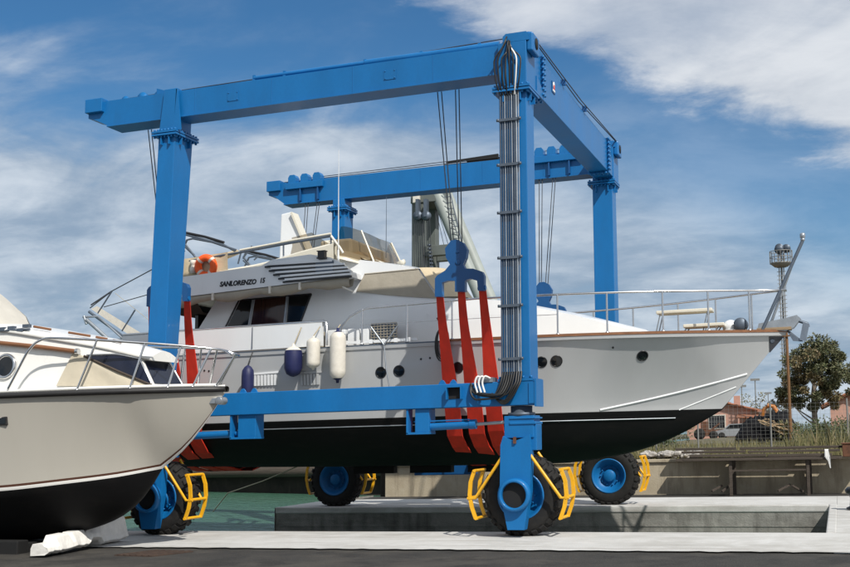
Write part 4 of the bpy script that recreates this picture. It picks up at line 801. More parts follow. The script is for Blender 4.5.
# foredeck guard rails
RZ = 4.72
def rail_pts(f):
    xs = [-4.35+.62*i for i in range(15)]; xs = [x for x in xs if x < 4.1]+[4.1, 4.35]
    return [f(Vector((x, YC-max(.03, curve(BS, min(x, 4.31))-.05) if x < 4.2 else YC-.10, RZ-.06*max(0, 1-(x+4.35)/2.5)))) for x in xs]
for side, f in ((0, lambda p: p), (1, mir)):
    st = [f(edge(-5.0, .05, 3.9)), f(edge(-4.95, .05, 4.30)), f(edge(-4.75, .05, 4.50)), f(edge(-4.55, .05, 4.6))]
    b = MB(); b.tube(st+rail_pts(f), .023, 8); part(b, 'guard_rail', 'steel', yacht)
    for x in ([at(px, 333, 2.9).x for px in (365, 409.5, 454)]+[-.16, .83, 1.92, 2.80, 3.60]):
        b = MB(); b.tube([f(edge(x, .05, 3.87)), f(edge(x, .05, RZ-.06*max(0, 1-(x+4.35)/2.5)))], .020, 8); b.lathe(f(edge(x, .05, 3.87)), (0, 0, 1), [(0, 0), (.045, 0), (.045, .02), (.02, .05)], 10); part(b, 'stanchion', 'steel', yacht)
    b = MB(); b.tube([f(edge(x, .05, 4.30)) for x in (-4.5, -3.35, -1.8, -.16)], .006, 5); part(b, 'guard_wire', 'steel', yacht)
# foredeck: two padded seats, windlass, roller platform, anchor, folded jack staff
for (p0, p1, y, lz) in (((656, 312.5), (712, 312), 4.6, 3.88), ((683, 326), (724, 325), 4.4, 3.88)):
    a = at(*p0, y); c = at(*p1, y); z = a.z-(.0); s = MB(); s.box(a.x, c.x, y, y+.5, z-.035, z+.035); st_ = part(s, 'deck_seat', 'ivory', yacht, .015)
    for x in (a.x+.08, c.x-.1):
        for yy in (y+.06, y+.44): l = MB(); l.tube([(x, yy, z-.03), (x-.12, yy, 3.85)], .014, 6); part(l, 'leg', 'galv', st_)
p = at(741, 327, 4.8); b = MB(); b.lathe((p.x, 4.62, p.z+.04), (0, 1, 0), [(0, 0), (.13, 0), (.15, .04), (.10, .07), (.10, .20), (.15, .24), (.14, .28), (0, .28)], 22); wn = part(b, 'windlass', 'galvdark', yacht)
b = MB(); b.ball((p.x-.22, 4.85, p.z+.02), .17, .14, .15, 12); b.box(p.x-.32, p.x+.1, 4.66, 5.08, p.z-.16, p.z-.05); part(b, 'motor_cover', 'white', wn)
b = MB(); b.box(3.72, 4.42, YC-.16, YC+.16, 3.87, 3.93); part(b, 'bow_pad', 'teakdeck', yacht)
for y in (YC-.14, YC+.10):
    b = MB(); pr = [at(*q, YC) for q in ((758, 329), (759, 324), (784, 319), (797, 315.5), (801, 319), (794, 328), (786, 331.5))]; b.prism([(q.x, q.z) for q in pr], y, y+.04); part(b, 'bow_roller', 'galv', yacht, .005)
b = MB(); b.tube([at(799, 321, YC), at(807, 323.5, YC), at(808.5, 327, YC)], .035, 8); b.hexa([at(803, 322, YC-.12), at(809.5, 324, YC-.12), at(809.5, 324, YC+.12), at(803, 322, YC+.12), at(799.5, 340, YC-.2), at(806, 341, YC-.2), at(806, 341, YC+.2), at(799.5, 340, YC+.2)]); b.hexa([at(787, 331, YC-.05), at(790, 331, YC-.05), at(790, 331, YC+.05), at(787, 331, YC+.05), at(793, 341, YC-.16), at(804, 341.8, YC-.2), at(804, 341.8, YC+.2), at(793, 341, YC+.16)]); part(b, 'anchor', 'galvdark', yacht)
b = MB(); b.tube([at(762.5, 330, 4.75), at(802.5, 241, YC)], .036, 8); part(b, 'jack_staff', 'galvdark', yacht)
b = MB(); b.tube([at(768.5, 330, 5.0), at(793, 262, YC)], .030, 8); part(b, 'staff_stay', 'galv', yacht)
b = MB(); q = at(802.7, 240, YC); b.lathe(q, (0, 0, 1), [(0, -.02), (.04, -.02), (.05, .02), (.03, .03), (.055, .05), (.055, .13), (.035, .15), (0, .15)], 14); part(b, 'anchor_light', 'galv', yacht)
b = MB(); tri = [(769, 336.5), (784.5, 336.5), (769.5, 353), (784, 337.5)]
b.grid([[on_hull(769+.5*k/6, 336.5+16*k/6)+Vector((0, -.008, 0)) if j == 0 else on_hull((769+.5*k/6)+((784.3-k*2.35)-(769+.5*k/6))*j/5, 336.5+16*k/6)+Vector((.0, -.008, 0)) for j in range(6)] for k in range(7)]); part(b, 'anchor_recess_shade', 'cable', yacht)  # dark plate on the bow, its tone painting the shade of an anchor recess
b = MB(); q = on_hull(772, 341); b.lathe(q, hull_normal(q), [(.05, 0), (.055, .012), (.03, .02), (0, .01)], 16); part(b, 'hawse_pipe', 'galvdark', yacht)
b = MB(); c_ = at(441, 345, 2.66)
for k in range(3): b.tube([c_+Vector((.13*sin(2*pi*i/18)+.03*k, -.02*k, .34*cos(2*pi*i/18)+.03*k)) for i in range(18)], .016, 6, closed=True)
b.tube([c_+Vector((.05, 0, .36)), at(437, 318, 2.7)], .016, 6); part(b, 'rope_coil', 'hose', yacht)
# stern gangway, raised, with its frame and lifting lines
def G(px, py, y=YC): return at(px, py, y)
b = MB(); b.hexa([G(91, 309, 4.6), G(138, 341, 4.6), G(138, 341, 5.1), G(91, 309, 5.1), G(97, 306, 4.6), G(146, 336, 4.6), G(146, 336, 5.1), G(97, 306, 5.1)]); gw = part(b, 'gangway', 'cream', yacht)
b = MB()
for y in (4.6, 5.1):
    b.tube([G(89.5, 312, y), G(128, 340, y)], .035, 8)
    b.tube([G(98, 313, y), G(112, 291, y)], .02, 6); b.tube([G(122, 331, y), G(135, 310, y)], .02, 6)
b.tube([G(110, 340, 4.4), G(188, 336.5, 4.4)], .03, 8); b.tube([G(89.5, 312, 4.6), G(89.5, 312, 5.1)], .04, 8); part(b, 'gangway_frame', 'galvdark', gw)
b = MB(); b.tube([G(83, 317, 4.0), G(98, 316.5, 4.0), G(122, 338, 4.0)], .026, 8); b.tube([G(86.5, 319.5, 4.0), G(108, 339, 4.0)], .05, 8); b.tube([G(84, 316, 4.0), G(86.5, 324, 4.0)], .035, 8); part(b, 'stern_davit', 'galv', yacht)
b = MB(); b.tube([G(90, 308, 4.6), G(112, 291, 4.6), G(153, 269, 4.4), G(185, 251, 4.2)], .014, 6); b.tube([G(91, 305, 5.0), G(112, 291, 5.0)], .02, 6); b.tube([G(104, 307, 4.8), G(150, 294, 4.5), G(190, 282, 4.4)], .012, 6); part(b, 'gangway_line', 'cable', yacht)
b = MB(); b.tube([G(115, 293, 5.0), G(150, 321, 5.0), G(185, 352, 5.0)], .006, 5); part(b, 'gangway_cord', 'rope', yacht)

# things hung on the yacht: four fenders and the horseshoe lifebuoy
def fender(px, top, bot, r, label, body, ends, kind, yo=2.5, rope_to=None):
    a = at(px, top, yo); c = at(px, bot, yo); h_ = a.z-c.z; root = thing('fender', label, 'fender', (a.x, yo, c.z), 'fenders hung on the yacht')
    o = Vector((a.x, yo, c.z)); b = MB(); e = []
    if kind == 'bag': pr = [(0, 0), (r*.35, .02), (r*.75, h_*.10), (r, h_*.28), (r, h_*.72), (r*.92, h_*.86), (r*.55, h_*.95), (r*.2, h_*.99), (0, h_)]
    else: pr = [(0, .0), (r*.16, .0), (r*.22, h_*.05), (r*.62, h_*.085), (r*.96, h_*.15), (r, h_*.22), (r, h_*.80), (r*.96, h_*.86), (r*.62, h_*.92), (r*.22, h_*.95), (r*.16, h_), (0, h_)]
    if ends == 'tips':
        b.lathe(o, (0, 0, 1), pr[2+1:-3], 20); part(b, 'body', body, root)
        t = MB(); t.lathe(o, (0, 0, 1), pr[:4], 20); part(t, 'end_cap', 'navy', root); t = MB(); t.lathe(o, (0, 0, 1), pr[-4:], 20); part(t, 'end_cap', 'navy', root)
    elif ends == 'top':
        b.lathe(o, (0, 0, 1), pr[:6], 20); part(b, 'body', body, root); t = MB(); t.lathe(o, (0, 0, 1), pr[5:-1]+[(r*.14, h_+.05), (0, h_+.06)], 20); part(t, 'end_cap', 'cream', root)
    else: b.lathe(o, (0, 0, 1), pr, 20); part(b, 'body', body, root)
    if rope_to:
        t = MB(); q = at(*rope_to, yo); pe = Vector((q.x, yo+.12, q.z)); t.tube([o+Vector((0, 0, h_)), (o+Vector((0, 0, h_))).lerp(pe, .5)+Vector((.01, -.02, 0)), pe], .014, 6); part(t, 'lanyard', 'rope' if ends != 'none' else 'hose', root)
    return root
fender(248, 365, 404, .14, 'navy blue fender with a pointed top, left of the white vent slots', 'navy', 'none', 'bag', rope_to=(250, 352))
fender(293.5, 346, 377, .20, 'stubby navy blue fender with a white cap', 'navy', 'top', 'bag', rope_to=(299, 327))
fender(313.5, 336, 370, .15, 'all white fender between the blue one and the long one', 'cream', 'none2', 'cyl', rope_to=(318, 326))
fender(338, 328, 383, .175, 'long white fender with navy blue pointed ends', 'cream', 'tips', 'cyl', rope_to=(338, 324.5))
lc = at(206, 266.5, 2.93); root = thing('lifebuoy', 'orange ring lifebuoy standing behind the flybridge side near its aft end', 'lifebuoy', tuple(lc-Vector((0, 0, .3))))
ring = [lc+Vector((.205*cos(2*pi*i/36), -.03*sin(2*pi*i/36), .205*sin(2*pi*i/36))) for i in range(36)]
b = MB(); b.tube(ring, .085, 12, closed=True); part(b, 'buoy', 'orange', root)
for i in (4, 13, 22, 31): b = MB(); p = ring[i]; d = (ring[(i+1) % 36]-ring[i-1]).normalized(); b.lathe(p-d*.03, d, [(.0885, 0), (.0885, .06)], 12); part(b, 'band', 'cream', root)

# ------------------------------------------------------------------ the cream cabin boat in the left foreground
LY = -2.4
boat = thing('cabin_boat', 'cream cabin boat with black bottom propped on a white block at the left edge', 'boat', (-9, LY, .1))
LBS = [(-14, 1.42), (-12, 1.55), (-10, 1.58), (-8.6, 1.48), (-7.5, 1.28), (-6.6, 1.0), (-5.9, .66), (-5.4, .36), (-5.1, .15), (-4.92, .02)]
LBC = [(-14, 1.35), (-12, 1.40), (-10, 1.36), (-8.6, 1.2), (-7.54, .92), (-6.9, .60), (-6.45, .30), (-6.15, .0)]
LKE = [(-14, .16), (-9.62, .11), (-8.66, .16), (-7.7, .32), (-7.1, .50), (-6.8, .66), (-6.55, .88), (-6.35, 1.12), (-6.15, 1.40)]
LCH = [(-14, .98), (-10, 1.04), (-8.68, 1.09), (-7.54, 1.19), (-6.76, 1.28), (-6.15, 1.40)]
LSH = [(-14, 2.62), (-9, 2.755), (-6.5, 2.77), (-4.92, 2.78)]
def lstem(x): return curve([(-6.15, 1.40), (-5.7, 1.74), (-5.31, 2.17), (-4.92, 2.70)], x)
def lhb(x, z):
    zs = curve(LSH, x); bs = curve(LBS, x)
    if x > -6.151: z0 = min(lstem(x), zs-.01); return bs*max(0, min(1, (z-z0)/(zs-z0)))**.8
    zc = curve(LCH, x); bc = curve(LBC, x)
    if z >= zc: t = min(1, (z-zc)/(zs-zc)); return bc+(bs-bc)*t**1.25
    zk = curve(LKE, x); return bc*max(0, (z-zk)/(zc-zk))**.62
def on_boat(px, py):
    y = -3.2
    for _ in range(30): p = at(px, py, y); y = .5*y+.5*(LY-lhb(p.x, p.z))
    return at(px, py, y)
def lmir(p): return Vector((p[0], 2*LY-p[1], p[2]))
xs = [-14+7.85*i/40 for i in range(41)]+[-5.95, -5.75, -5.55, -5.35, -5.2, -5.08, -4.98, -4.92]
rows = []; fb_ = [0, .05, .15, .3, .5, .7, .85, 1]; ft_ = [0, .034, .060, .10, .2, .35, .5, .65, .8, .92, 1]
for x in xs:
    zs = curve(LSH, x)
    if x <= -6.15+1e-6: zk = curve(LKE, x); zc = max(curve(LCH, x), zk+.001); zz = [zk+(zc-zk)*q for q in fb_]+[zc+(zs-zc)*q for q in ft_[1:]]
    else: z0 = min(lstem(x), zs-.01); zz = [z0]*len(fb_)+[z0+(zs-z0)*q for q in ft_[1:]]
    side = [(x, LY-(0 if (x > -6.15 and z <= lstem(x)+1e-6) else lhb(x, z)), z) for z in zz]; rows.append(side[::-1]+[(p[0], 2*LY-p[1], p[2]) for p in side[1:]])
nc = len(rows[0]); nt = len(ft_)-1
def lmf(i, j):
    k = min(j, nc-2-j)
    return 0 if k < nt-2 else (1 if k == nt-2 else (2 if k == nt-1 else 3))
b = MB(); b.grid(rows, 0, True, mf=lmf); b.face(rows[0]); part(b, 'hull', ['cream_hull', 'bootbrown', 'lwhite', 'antifoul'], boat, weld=True)
def led(x, o=0., dz=0.): return Vector((x, LY-max(0, curve(LBS, x)-o), curve(LSH, x)+dz))
lx = [-14+9.08*i/60 for i in range(61)]
b = MB(); b.grid([[led(x, .03, .0), (x, LY, curve(LSH, x)+.07), lmir(led(x, .03, .0))] for x in lx]); part(b, 'deck', 'lwhite', boat)
for f in (lambda p: p, lmir):
    b = MB(); b.grid([[f(q) for q in (led(x, .0, -.06), led(x, -.045, -.05), led(x, -.06, -.01), led(x, -.045, .03), led(x, .02, .045), led(x, .06, .03))] for x in lx+[-4.88]], sm=True); part(b, 'rub_rail', 'rub', boat)
    b = MB(); b.tube([f(led(x, .10, .07)) for x in lx if x < -5.05], .03, 8); part(b, 'toe_rail', 'lwhite', boat)
# trunk cabin with its raised roof lip
def cy(x): return LY-curve([(-14, 1.12), (-9, 1.06), (-7.9, .97), (-6.9, .72), (-6.2, .44)], x)
rz = [(-14, 4.22), (-9.4, 4.12), (-8.6, 4.0), (-7.9, 3.86), (-7.1, 3.70), (-6.5, 3.54), (-6.15, 3.44)]
cx = [-14, -12, -10, -9.2, -8.7, -8.3, -7.9, -7.5, -7.2, -6.9, -6.6, -6.38]
side = lambda x, z: Vector((x, cy(x)+.10*(z-2.8), z))
b = MB(); rake = lambda x: .62*max(0, min(1, (x+7.7)/1.3))**1.2
def sider(x, z): p = side(x, z); return p+Vector((rake(x)*max(0, curve(rz, x)-.12-z), 0, 0))
rows = [[sider(x, 2.8), sider(x, 3.0), sider(x, 3.2), sider(x, curve(rz, x)-.12)] for x in cx]
b.grid(rows, 0, True); b.grid([[lmir(p) for p in r] for r in rows], 0, True); b.face([rows[-1][0], rows[-1][3], lmir(rows[-1][3]), lmir(rows[-1][0])])
part(b, 'cabin', 'lwhite', boat)
b = MB(); rr = []
for x in cx[:-1]+[-6.3, -6.16]:
    z = curve(rz, x); s_ = side(x, z-.2); o = 0
    n_ = [Vector((x, s_.y-.03, z-.13)), Vector((x, s_.y-.05, z-.09)), Vector((x, s_.y+.02, z-.04))]; h_ = LY-n_[2].y
    ring = n_+[Vector((x, LY-h_*(1-t), z-.04+.10*sin(pi*t/2))) for t in (.3, .6, 1)]
    rr.append(ring+[lmir(p) for p in reversed(ring[:-1])])
b.grid(rr, 0, True); b.face(rr[-1]); part(b, 'cabin_roof', 'lwhite', boat)
# forward side windows under the lip, navy
for f in (lambda p: p, lmir):
    def WS(x, k): z1 = curve([(-7.3, 3.44), (-6.85, 3.44), (-6.4, 3.35)], x); z0 = curve([(-7.3, 3.40), (-6.75, 2.98), (-6.4, 2.90)], x); return f(sider(x, z0+(z1-z0)*k)-Vector((0, .014, 0)))
    xw = [-7.3+.9*i/14 for i in range(15)]; b = MB(); b.grid([[WS(x, k/4) for k in range(5)] for x in xw]); part(b, 'cabin_window', 'darknavy', boat); q = None
    b = MB(); b.tube([WS(x, 1.0) for x in xw]+[WS(-6.4, .5), WS(-6.4, 0)], .018, 6); part(b, 'window_trim', 'steel', boat)
b = MB(); q = [sider(-6.38, 3.32)+Vector((.012, .05, 0)), lmir(sider(-6.38, 3.32)+Vector((.012, .05, 0))), lmir(sider(-6.38, 2.90)+Vector((.012, .05, 0))), sider(-6.38, 2.90)+Vector((.012, .05, 0))]; b.face(q); part(b, 'cabin_window', 'darknavy', boat)
# porthole
p = at(13.5, 367, -3.2); yy = side(p.x, p.z).y; o = Vector((p.x, yy-.012, p.z))
b = MB(); b.lathe(o, (0, -1, .1), [(.235, -.01), (.235, .02), (.215, .04), (.185, .035), (.172, .012)], 32); ph = part(b, 'porthole', 'steel', boat)
b = MB(); b.lathe(o, (0, -1, .1), [(.176, .016), (0, .02)], 32); part(b, 'pane', 'glass', ph)
# teak handrails
def HR(px, py, o=.07):
    y = -3.3
    for _ in range(8): p = at(px, py, y); y = side(p.x, p.z).y-o
    return at(px, py, y)
b = MB(); pl = [HR(-45, 338), HR(0, 343), HR(40, 347), HR(76, 351.5)]; b.tube(pl, .042, 10); hr = part(b, 'handrail', 'teak', boat)
b = MB(); b.tube([pl[-1]-Vector((.0, 0, 0)), pl[-1]+Vector((.06, 0, .0))], .055, 10); b.tube([pl[-1], pl[-1]+Vector((.02, .1, -.05))], .03, 8); part(b, 'rail_end', 'steel', hr)
for (x0, x1) in ((-8.45, -8.1), (-7.75, -7.35), (-7.25, -7.05), (-6.95, -6.8)):
    b = MB(); b.tube([Vector((x, cy(x)+.26, curve(rz, x)+.045)) for x in (x0, (x0+x1)/2, x1)], .022, 8); part(b, 'roof_rail', 'teak', boat)
# beige canvas over the forward hatch
b = MB(); a, c, d = HR(73, 352.5, .03), HR(56, 386, .06), HR(155, 387, .12); e = HR(84, 356, .05)
rowsC = []
for i in range(9):
    t = i/8; u = c.lerp(a, t); v = d.lerp(e, t) if t < .999 else e
    rowsC.append([u.lerp(v, s/10)+Vector((0, -.025*sin(pi*s/10*3)*(1-t)-.03*sin(pi*s/10), .0)) for s in range(11)])
b.grid(rowsC); part(b, 'hatch_cover', 'tancanvas', boat)
b = MB(); b.tube([e+Vector((.01, -.015, .0)), e.lerp(d, .5)+Vector((.01, -.045, .0)), d+Vector((0, -.015, .01))], .022, 6); part(b, 'cover_hem', 'brown', boat)
# beige canvas over the wheelhouse windscreen
b = MB()
for f in (lambda p: p, lmir):
    pts = [(-9.5, 4.10), (-9.86, 4.42), (-10.3, 4.80), (-10.95, 5.3), (-12, 5.5), (-12, 4.2)]
    w = lambda x: max(.25, .95-.35*(x+10)*(x > -10))
    b.grid([[f(Vector((x, LY-.90+.35*(z-4.1)*.6+.9*max(0, x+9.9)-.01*sin(9*x), 4.10))) for x, z in pts[:1]*1+[(p[0], p[1]) for p in pts[1:5]]], [f(Vector((x, LY-.86+.25*(z-4.1)+.9*max(0, x+9.9)+.02*sin(11*z), z))) for x, z in pts[:5]]])
b.grid([[Vector((x, LY+s*(.86-.25*(z-4.1)-.9*max(0, x+9.9)), z+.06*(1-s*s))) for s in (-1, -.6, 0, .6, 1)] for x, z in [(-9.5, 4.10), (-9.86, 4.42), (-10.3, 4.80), (-10.95, 5.3), (-12, 5.5)]]); part(b, 'wheelhouse_cover', 'palecanvas', boat)
b = MB()
for i, (px, py) in enumerate(((3, 329), (12, 328), (21, 330), (27, 326))): p = HR(px, py, .02); b.box(p.x-.07, p.x+.06, p.y-.04, p.y+.05, p.z-.03, p.z+.03)
b.tube([HR(0, 331, .04), HR(14, 330, .05), HR(30, 329, .03)], .018, 6); part(b, 'wiper_gear', 'galvdark', boat)
# bow rail
tr = [(8, 389, -8.5), (17, 372, -8.4), (29, 350, -8.25), (38, 341.5, -8.05), (50, 338, -7.8), (96, 340, -6.9), (145, 343, -6.05), (190, 346.5, -5.4), (222, 350, -5.0)]
def BR(px, py, x):
    y = LY-max(0., curve(LBS, x)-.08); return at(px, py, y)
near = [BR(*q) for q in tr]; tip = at(237, 354.5, LY)
fx = [lmir(p) for p in reversed(near)]
allp = near+[tip+Vector((-.04, -.14, .0)), tip, tip+Vector((-.04, .14, 0))]+fx
sm = []; n_ = len(allp)
for i in range((n_-1)*4+1): t = i/4; sm.append(Vector([curve([(j, p[k]) for j, p in enumerate(allp)], t) for k in range(3)]))
b = MB(); b.tube(sm, .0235, 8); br = part(b, 'bow_rail', 'steel', boat)
for (xb, pt, y_) in ((74, (97, 340), -6.9), (127, (145, 343), -6.05), (165, (181, 345.8), -5.5), (190, (211, 349), -5.15), (213, (236, 354), -4.95)):
    top = BR(pt[0], pt[1], y_); bt = on_boat(xb, 388.5); bt = Vector((bt.x, bt.y+.08, curve(LSH, bt.x)+.04))
    for f in (lambda p: p, lmir):
        b = MB(); b.tube([f(bt), f(top)], .021, 8); b.lathe(f(bt), (0, 0, 1), [(.0, 0), (.04, 0), (.04, .015), (.02, .03)], 10); part(b, 'rail_post', 'steel', boat)
b = MB(); p = at(213, 398, LY-.12); b.box(p.x-.16, p.x+.14, LY-.10, LY+.10, p.z-.10, p.z+.0); b.lathe((p.x+.1, LY-.11, p.z-.05), (0, 1, 0), [(0, 0), (.07, 0), (.07, .22), (0, .22)], 14); part(b, 'bow_roller', 'galv', boat, .01)
p = on_boat(2, 421); b = MB(); b.box(p.x-.4, p.x+.11, p.y-.012, p.y+.1, p.z-.075, p.z+.075); hw = part(b, 'hull_window', 'rub', boat, .01)
b = MB(); b.box(p.x-.4, p.x+.085, p.y-.018, p.y-.013, p.z-.05, p.z+.05); part(b, 'pane', 'glass', hw)
# white block and the timber cradle below
b = MB(); rnd = random.Random(11); rows = []; lo = 0.
for i in range(37):
    t = i/36; y = -3.78+2.75*t; x1 = -7.50-.26*t; hgt = .20 if t < .13 else (.31+.05*t if t < .5 else .335+.14*(t-.5)/.5)
    if abs(t-.30) < .016 or abs(t-.50) < .016: hgt -= .06
    lo = .6*lo+.4*rnd.uniform(0, .06); bb = lo+(.10 if .52 < t < .64 else 0); j = rnd.uniform(-.012, .012)
    rows.append([(x1-.05+j, y, bb), (x1+.03+j, y+rnd.uniform(-.01, .01), bb+.05), (x1+.0+j*.6, y, bb+.12), (x1-.07, y, hgt-.04), (x1-.10, y, hgt), (x1-.30, y, hgt), (x1-.34, y, .12), (x1-.34, y, 0)])
b.grid(rows, 0, False, True); b.face(rows[0]); b.face(rows[-1]); tag(b.build('concrete_block', 'conc_block', bevel=.015), 'long chipped whitewashed concrete block under the black bottom of the cream boat', 'concrete block')
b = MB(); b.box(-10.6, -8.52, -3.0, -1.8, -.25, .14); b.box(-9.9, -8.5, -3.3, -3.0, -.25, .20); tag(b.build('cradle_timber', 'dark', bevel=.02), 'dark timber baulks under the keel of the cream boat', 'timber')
b = MB(); c0 = [(-6.45, -3.35), (-5.65, -3.45), (-5.35, -2.62), (-6.2, -2.5)]; b.face([(x, y, -.018) for x, y in c0]); b.prism([(x, y) for x, y in c0], -.03, -.012, axis='z')
for i in range(6): t = (i+.5)/6; b.bar((c0[0][0]+(c0[1][0]-c0[0][0])*t, c0[0][1]+(c0[1][1]-c0[0][1])*t, -.008), (c0[3][0]+(c0[2][0]-c0[3][0])*t, c0[3][1]+(c0[2][1]-c0[3][1])*t, -.008), .05, .012)
tag(b.build('drain_cover', 'darkrust'), 'rusty brown drain cover set in the asphalt beside the white block', 'drain cover')
b = MB(); a, c = at(228, 493, 10), at(303, 464, 6.2); b.tube([a+Vector((-.6, .2, -.55)), a, a.lerp(c, .5)+Vector((0, 0, -.04)), c], .016, 6); tag(b.build('mooring_rope', 'rope'), 'pale rope slanting from the water up to the dark underside of the yacht', 'rope')
b = MB(); b.tube([(-24, 25.6, .55), (-11, 25.6, .5)], .28, 12); tag(b.build('fender_log', 'wood'), 'dark round log along the far quay under the yacht', 'log')
def bollard(x, y, label):
    b = MB(); b.lathe((x, y, 0), (0, 0, 1), [(0, .02), (.24, .02), (.24, .05), (.17, .08), (.15, .26), (.17, .32), (.25, .38), (.26, .44), (.20, .50), (0, .52)], 24); tag(b.build('mooring_bollard', 'black'), label, 'bollard')
p = at(855.5, 508, 7.0); bollard(p.x+.05, 7.0, 'dark mooring bollard at the right edge on the pale pier')

# ------------------------------------------------------------------ behind the slip: timber, rubble, fence, houses, trees, crane
rnd = random.Random(21)
tr = thing('trestle', 'dark timber trestle carrying planks in front of the beige wall', 'trestle', (3.4, 13.2, 0))
for px in (731, 808.5):
    p = at(px, 480, 13.6); b = MB(); b.box(p.x-.04, p.x+.04, 13.56, 13.64, -.05, .95); part(b, 'post', 'wood', tr); b = MB(); b.box(p.x-.08, p.x+.08, 14.25, 14.4, -.05, .95); part(b, 'post', 'wood', tr)
b = MB(); b.bar((at(731, 469, 13.6).x, 13.6, .66), (at(808, 469, 13.6).x, 13.6, .66), .05, .045); part(b, 'rail', 'wood', tr)
b = MB(); b.bar((at(676, 459, 13.6).x, 13.6, .985), (at(842, 459, 13.6).x, 13.6, .985), .12, .07); b.bar((at(676, 459, 13.6).x, 14.35, .985), (at(842, 459, 13.6).x, 14.35, .985), .12, .07); part(b, 'bearer', 'wood', tr)
YO = .62
PL = [((684, 460), (836, 458), 13.0, .34), ((690, 456), (766, 455), 13.05, .3), ((768, 455.5), (832, 454.5), 13.1, .3), ((682, 452.5), (745, 451.5), 13.3, .3), ((748, 451.8), (840, 450), 13.3, .3), ((676, 449.5), (736, 448.5), 13.6, .3), ((740, 448.5), (806, 447.5), 13.6, .3), ((790, 447.5), (843, 446.5), 13.8, .25)]
PLl = ['longest dark plank along the front edge of the trestle', 'dark plank in the second layer at the left of the trestle', 'dark plank in the second layer under the white cloth', 'dark plank in the third layer at the left end of the trestle', 'dark plank in the third layer running to the right end of the trestle', 'short dark plank topmost at the left end of the trestle', 'dark plank topmost in the middle of the trestle', 'narrow plank topmost at the right end of the trestle']
for (p0, p1, y, w), lb in zip(PL, PLl):
    a, c = at(*p0, y+YO), at(*p1, y+YO); b = MB(); b.bar(a, c, w, .055+rnd.random()*.02); tag(b.build('timber_plank', 'wood', bevel=.006), lb, 'plank', 'planks on the trestle')
b = MB(); p = at(826.5, 450, 13.4); q = at(830, 468, 13.4)
b.grid([[p+Vector((-.05+.02*i, -.01*(i % 2), 0)) for i in range(6)], [p+Vector((-.06+.03*i, -.03*(i % 2), -.18)) for i in range(6)], [p.lerp(q, .6)+Vector((-.02+.014*i, -.02*(i % 2), 0)) for i in range(6)], [q+Vector((.005*i, 0, 0)) for i in range(6)]]); b.grid([[p+Vector((-.05+.02*i, .3, .02)) for i in range(6)], [p+Vector((-.05+.02*i, -.01*(i % 2), .0)) for i in range(6)]]); tag(b.build('white_rag', 'rag'), 'white cloth strip hanging over the planks near the right end', 'cloth')
for i, (a, c, lb) in enumerate((((712, 491), (722, 485.5), 'short broken stick lying at the wall foot left of the left trestle post'), ((722, 491.5), (733, 483), 'broken stick leaning at the foot of the left trestle post'), ((778, 491), (790, 484.5), 'broken stick slanting up between the two trestle posts'), ((792, 485.5), (803, 491.5), 'broken stick slanting down beside the right trestle post'))):
    b = MB(); b.bar(at(*a, 13.6), at(*c, 13.9), .05, .05); tag(b.build('broken_stick', 'wood'), lb, 'stick', 'sticks at the wall foot')
p = at(849.5, 456, 13.9); b = MB(); b.box(p.x-.18, p.x+.5, 13.7, 14.3, .99, 1.34); b.box(p.x-.21, p.x+.53, 13.67, 14.33, 1.34, 1.37); tag(b.build('rusty_box', 'rust', bevel=.02), 'rusty brown metal box on the wall at the right edge', 'box')
b = MB()
for i in range(150):
    x = rnd.uniform(-.4, 1.3); y = 14.9+rnd.random()*1.4; r = rnd.uniform(.04, .13); b.ball((x, y, 1.0+r*.5+rnd.random()*.10), r*rnd.uniform(.7, 1.4), r, r*.7, 6, 0, .2)
b.build('rubble', 'stone', kind='stuff')
# wire fence with posts
FYY = 21.0
fence = thing('wire_fence', 'tall wire mesh fence with thin posts behind the low wall', 'fence', (2, FYY, 1))
xa, xb = at(600, 440, FYY).x, 16.0; b = MB(); zt = at(760, 404, FYY).z
n = int((xb-xa)/.15)
for i in range(n+1): x = xa+(xb-xa)*i/n; b.bar((x, FYY, .95), (x, FYY, zt), .0055, .0055, up=(0, 1, 0))
for k in range(14): z = .98+(zt-1.0)*k/13; b.bar((xa, FYY+.008, z), (xb, FYY+.008, z), .005, .005)
part(b, 'wire_mesh', 'lattice', fence)
for px in (620, 656, 698, 771, 848): x = at(px, 430, FYY).x; b = MB(); b.tube([(x, FYY, .9), (x, FYY, zt+.1)], .028, 8); part(b, 'post', 'lattice', fence)
for x in (8.2, 11, 14): b = MB(); b.tube([(x, FYY, .9), (x, FYY, zt+.1)], .028, 8); part(b, 'post', 'lattice', fence)
# dry grass and weeds
def grass(name, x0, x1, y0, y1, n, h0, h1, w, seed):
    r = random.Random(seed); b = MB()
    for i in range(n):
        x = r.uniform(x0, x1); y = y0+(y1-y0)*r.random()**1.4; g = .5+.5*sin(x*1.7+y*.8)*sin(x*.6-y*1.3+1); h = r.uniform(h0, h1)*(.45+.75*g); z = .92; dx, dy = r.uniform(-.35, .35)*h, r.uniform(-.3, .3)*h; a = r.uniform(0, pi)
        p = Vector((x, y, z)); s = Vector((cos(a), sin(a), 0))*w*r.uniform(.6, 1.4)
        m_ = p+Vector((dx*.4, dy*.4, h*.6)); b.face([p-s, p+s, m_+s*.7, p+Vector((dx, dy, h)), m_-s*.7])
    b.build(name, 'grass', kind='stuff')
grass('dry_grass', -2.5, 9, 15.2, 20.5, 5200, .12, .42, .010, 1); grass('tall_grass', -4, 12, 21.3, 40, 7000, .16, .5, .016, 2)
grass('tall_weeds', 3.7, 9, 17, 24, 1500, .5, 1.2, .014, 3)
